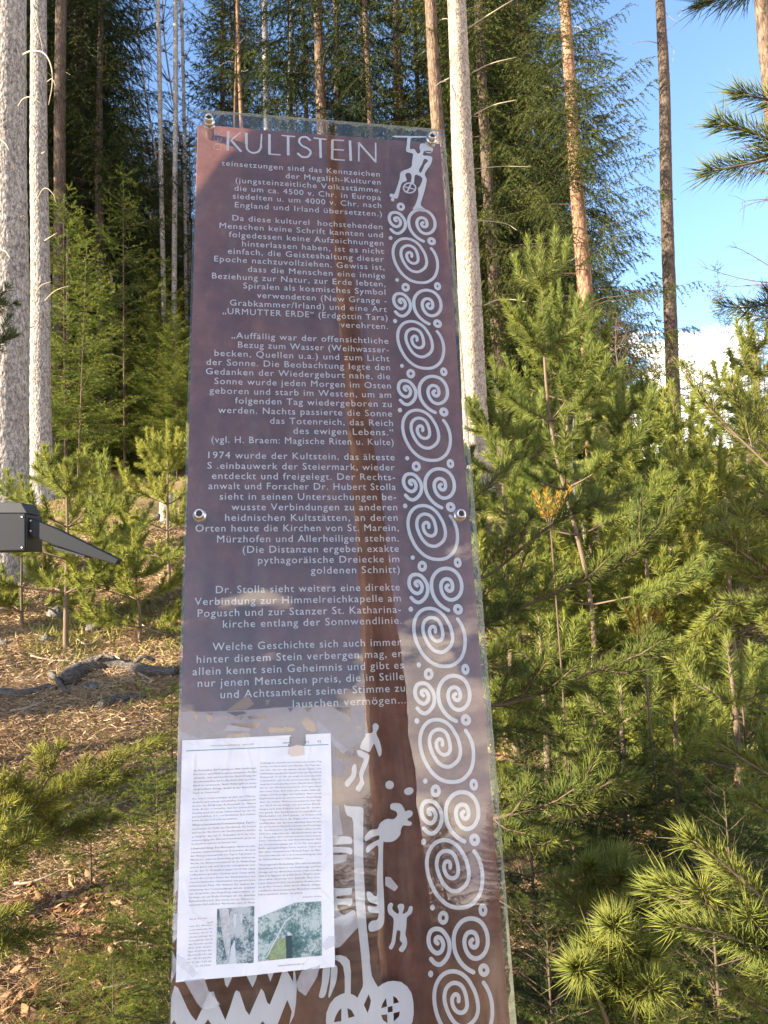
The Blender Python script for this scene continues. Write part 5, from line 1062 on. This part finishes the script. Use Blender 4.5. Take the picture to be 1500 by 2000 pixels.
def stick(name, label, cat, pts, r, m, lift=.02, seed=0, sides=12):
    W = np.array([ground_hit(px, py) for px, py in pts]); W[:, 2] += lift; c = W[0].copy(); root = empty(name, c, label, cat); P = spline(W - c, 8)
    g = Geo(); t = np.linspace(0, 1, len(P)); tube(g, P, r * (1 - .5 * t) * (1 + .1 * np.sin(t * 19)), sides, .5, .12, seed); link('wood', g.mesh('wood', m), root); return root, P
M_log = bark_mat('weathered_log', (.21, .185, .16), (.13, .11, .095), (.05, .04, .032), 10, 3, .8, .5)
lg, P = stick('fallen_log', 'grey weathered curved log lying across the slope left of the sign', 'log', [(130, 1345), (155, 1322), (195, 1308), (240, 1312), (285, 1322), (345, 1326)], .055, M_log, .04, 3)
for k in (2, 4):
    g = Geo(); a = P[len(P) * k // 6]; tube(g, spline([a, a + [.08, -.03, .06], a + [.16, -.06, .04]], 4), [.014] * 4 + [.010] * 5, 7); link('branch_stub', g.mesh('branch_stub', M_log), lg)
stick('fallen_branch', 'broken pale branch propped in front of the curved log', 'branch', [(98, 1332), (112, 1345), (124, 1362), (135, 1372)], .018, M_log, .05, 4)
stick('fallen_branch', 'short grey log piece below the curved log', 'branch', [(195, 1388), (225, 1374), (255, 1370), (285, 1366)], .028, M_log, .02, 5)
stick('curved_stick', 'thin pale curved stick on the shaded band of the slope', 'stick', [(152, 1258), (165, 1267), (182, 1264), (195, 1253), (203, 1245)], .008, M_dead, .03, 6, 6)
stick('fallen_branch', 'dark root-like branch at the left end of the shaded log', 'branch', [(0, 1362), (50, 1362), (90, 1350), (110, 1352)], .030, M_log, .02, 7)
stick('fallen_branch', 'weathered branch at the left edge above the sunny slope', 'branch', [(-20, 1205), (10, 1200), (38, 1185)], .020, M_dead, .04, 8)
stick('fallen_branch', 'thin reddish stick above the pile of dry leaves', 'branch', [(28, 1742), (60, 1740), (95, 1728), (120, 1716), (145, 1714)], .006, M_dead, .03, 9, 6)
stick('fallen_branch', 'thin pale twig arching over the low spruces by the paper notice', 'branch', [(225, 1910), (245, 1903), (270, 1905), (310, 1912)], .0035, M_dead, .10, 10, 5)
stick('fallen_branch', 'bare twig lying between low spruces near the bottom', 'branch', [(200, 1973), (250, 1962), (290, 1950), (320, 1945)], .0035, M_dead, .06, 11, 5)
stick('fallen_branch', 'bare branch sloping behind the lower right glass edge', 'branch', [(980, 1735), (1020, 1760), (1065, 1785), (1100, 1815)], .0045, M_dead, .35, 12, 6)
stick('fallen_branch', 'pale level stick in the sunny gap right of the sign', 'branch', [(1125, 1086), (1160, 1084), (1195, 1082)], .010, M_dead, .05, 13, 6)
for i, (a, b_, lb) in enumerate([((1380, 1160), (1500, 1185), 'long thin dead stick on the slope at the right edge'), ((1320, 1300), (1430, 1290), 'thin dead stick below the right boughs'), ((60, 1290), (140, 1300), 'fine dry stick on the left slope band'), ((225, 1290), (300, 1340), 'slanting dry stick right of the curved log'), ((20, 1400), (90, 1378), 'short dry stick below the left dark branch'), ((255, 1215), (330, 1250), 'thin stick in the shade by the sign edge'), ((1150, 1150), (1260, 1180), 'fallen twig in the sunny gap by the birch stem')]):
    stick('fallen_twig', lb, 'twig', [a, ((a[0] + b_[0]) / 2, (a[1] + b_[1]) / 2 + 4), b_], .006, M_dead, .03, 20 + i, 5)
# stump
Ps_ = at(328, 925, 8.6); zz_ = float(h(Ps_[0], 8.6)); stp = empty('tree_stump', (Ps_[0], 8.6, zz_), 'pale weathered stump peeping out left of the sign', 'stump')
g = Geo(); tube(g, [[0, 0, -.2], [0, 0, .0], [.0, 0, .16], [0, 0, .30]], [.12, .105, .095, .09], 22, .5, .09, 4); link('bark', g.mesh('bark', M_bark_pale), stp)
g = Geo(); tube(g, [[0, 0, .30], [0, 0, .306]], [.086, .084], 22, .5, .05, 4); link('cut_top', g.mesh('cut_top', simple('cut_wood', (.50, .42, .31), .8)), stp)
for i in range(3):
    g = Geo(); a = i * 2.1 + 3.6; tube(g, spline([[math.cos(a) * .09, math.sin(a) * .09, .06], [math.cos(a) * .2, math.sin(a) * .2, -.02], [math.cos(a) * .36, math.sin(a) * .36, -.12]], 4), np.linspace(.035, .012, 9), 8); link('root', g.mesh('root', M_log), stp)
# thin birch sapling with a pale stem in the sunny gap right of the sign
twig_tree('birch_sapling', 'thin pale-stemmed birch sapling in the sunny gap right of the sign', 'birch', gb(1135, 4.3), 1.6, 66, M_birch, 22, .016, .5, .9, .3)
# yellowed twigs
for i, (px, py, Y_, lb) in enumerate([(1255, 1215, 2.6, 'small yellow-orange withered pine tuft in the right thicket'), (1075, 985, 3.0, 'orange-yellow withered tuft right of the sign near its middle bolt')]):
    root = empty('withered_shoot', at(px, py + 40, Y_), lb, 'shoot'); w = Geo(); nd = Geo(); c = at(px, py + 40, Y_)
    for k in range(4):
        a = at(px - 10 + k * 6, py + 25, Y_) - c; e = at(px - 30 + k * 22, py - 20 - 6 * (k % 2), Y_) - c; P = spline([[0, 0, -.02], a, e], 4); tube(w, P, .003, 5); needle_shoot(nd, P, 500, .035, .003, rs(i * 9 + k), .5, False, .3)
    wo = link('twig', w.mesh('twig', M_twig), root); M_y = leaf_mat('withered_needles', (.30, .16, .02), (.48, .27, .03), (.65, .42, .05), .3, .5, 0); link('needles', nd.mesh('needles', M_y, False), wo)
    g = Geo(); gz = float(h(c[0], c[1])); tube(g, [[0, 0, gz - c[2] - .03], [.01, 0, (gz - c[2]) * .5], [0, 0, 0]], [.005, .004, .003], 6); link('stem', g.mesh('stem', M_twig), root)

# ------------------------------------------------------------------ litter, leaves, undergrowth (countless: one object each)
def scatter(n_, x0, x1, y0, y1, q, pw=1.6):
    y = y0 + (y1 - y0) * q.rand(n_) ** pw; sp = (y / y1) * .8 + .2
    return x0 + (x1 - x0) * q.rand(n_), y
q = rs(31); g = Geo(); n_ = 190000
y = 1.3 + 7.2 * q.rand(n_) ** 1.5; x = -y * .56 + y * q.rand(n_) * .36; k = int(n_ * .22); y[:k] = 2.2 + 6 * q.rand(k); x[:k] = y[:k] * (.10 + .46 * q.rand(k))
z = h(x, y); az = q.uniform(0, 6.28, n_); D = np.stack([np.cos(az), np.sin(az), q.normal(.10, .30, n_)], 1); Ln = q.uniform(.025, .07, n_)
P = np.stack([x, y, z + q.uniform(.0, .025, n_)], 1); clump = .5 + .25 * np.sin(x * 3.1 + 1) * np.cos(y * 2.7) + q.normal(0, .2, n_)
needles(g, P, D, Ln, .0009 * np.clip(y, 1.5, 9), np.clip(clump, 0, 1), q)
tag(link('needle_litter', g.mesh('needle_litter', M_litter, False)), 'tan fallen needles and dry stalks strewn over the slope', 'litter', kind='stuff')
g = Geo(); n_ = 1200; y = 1.4 + 6.5 * q.rand(n_) ** 1.3; x = -y * .56 + y * q.rand(n_) * .36
m_ = rs(8); cx = np.concatenate([x, m_.normal(ground_hit(100, 1780)[0], .16, 420), m_.normal(ground_hit(90, 1960)[0], .2, 300)]); cy = np.concatenate([y, m_.normal(ground_hit(100, 1780)[1], .12, 420), m_.normal(ground_hit(90, 1960)[1], .12, 300)])
k = len(cx); c = np.stack([cx, cy, h(cx, cy) + q.uniform(.005, .035, k)], 1); a = unit(q.normal(size=(k, 3)) * [1, 1, .5]); b_ = unit(np.cross(a, q.normal(size=(k, 3)) * [.4, .4, 0] + [0, 0, 1])); n3 = np.cross(a, b_)
s_ = q.uniform(.010, .026, k)[:, None]
V = np.stack([c - a * s_, c - b_ * s_ * .55 + n3 * s_ * .2, c + n3 * s_ * .05, c + b_ * s_ * .55 + n3 * s_ * .25, c + a * s_ * 1.1], 1).reshape(-1, 3); o_ = (np.arange(k) * 5)[:, None, None]
T = (o_ + np.array([[0, 1, 2], [0, 2, 3], [1, 4, 2], [2, 4, 3]])[None]).reshape(-1, 3); g.add(V, T, None, np.repeat(q.uniform(0, 1, k), 5))
tag(link('dry_leaves', g.mesh('dry_leaves', M_dry, False)), 'curled brown leaves lying on the forest floor', 'leaves', kind='stuff')
g = Geo(); n_ = 90000; cl = rs(44); nc = 900
cy = 3.4 + 16 * cl.rand(nc) ** 1.1; cx = cy * (-.50 + 1.06 * cl.rand(nc)); kk = (cx > 0) | (cy > 4.9) | (cl.rand(nc) < .06); cx = cx[kk]; cy = cy[kk]; nc = len(cx); i = cl.randint(0, nc, n_); x = cx[i] + cl.normal(0, .16, n_); y = cy[i] + cl.normal(0, .16, n_); z = h(x, y)
D = unit(cl.normal(size=(n_, 3)) * [.7, .7, .25] + [0, 0, .75]); Ln = cl.uniform(.03, .11, n_) * (.6 + .5 * cl.rand(nc)[i])
needles(g, np.stack([x, y, z], 1), D, Ln, .0012 * y.mean(), np.clip(cl.rand(nc)[i] * .8 + cl.normal(.1, .15, n_), 0, 1), cl)
tag(link('undergrowth', g.mesh('undergrowth', M_grass, False)), 'yellow-green grass and dwarf shrubs on the sunny slope', 'undergrowth', kind='stuff')
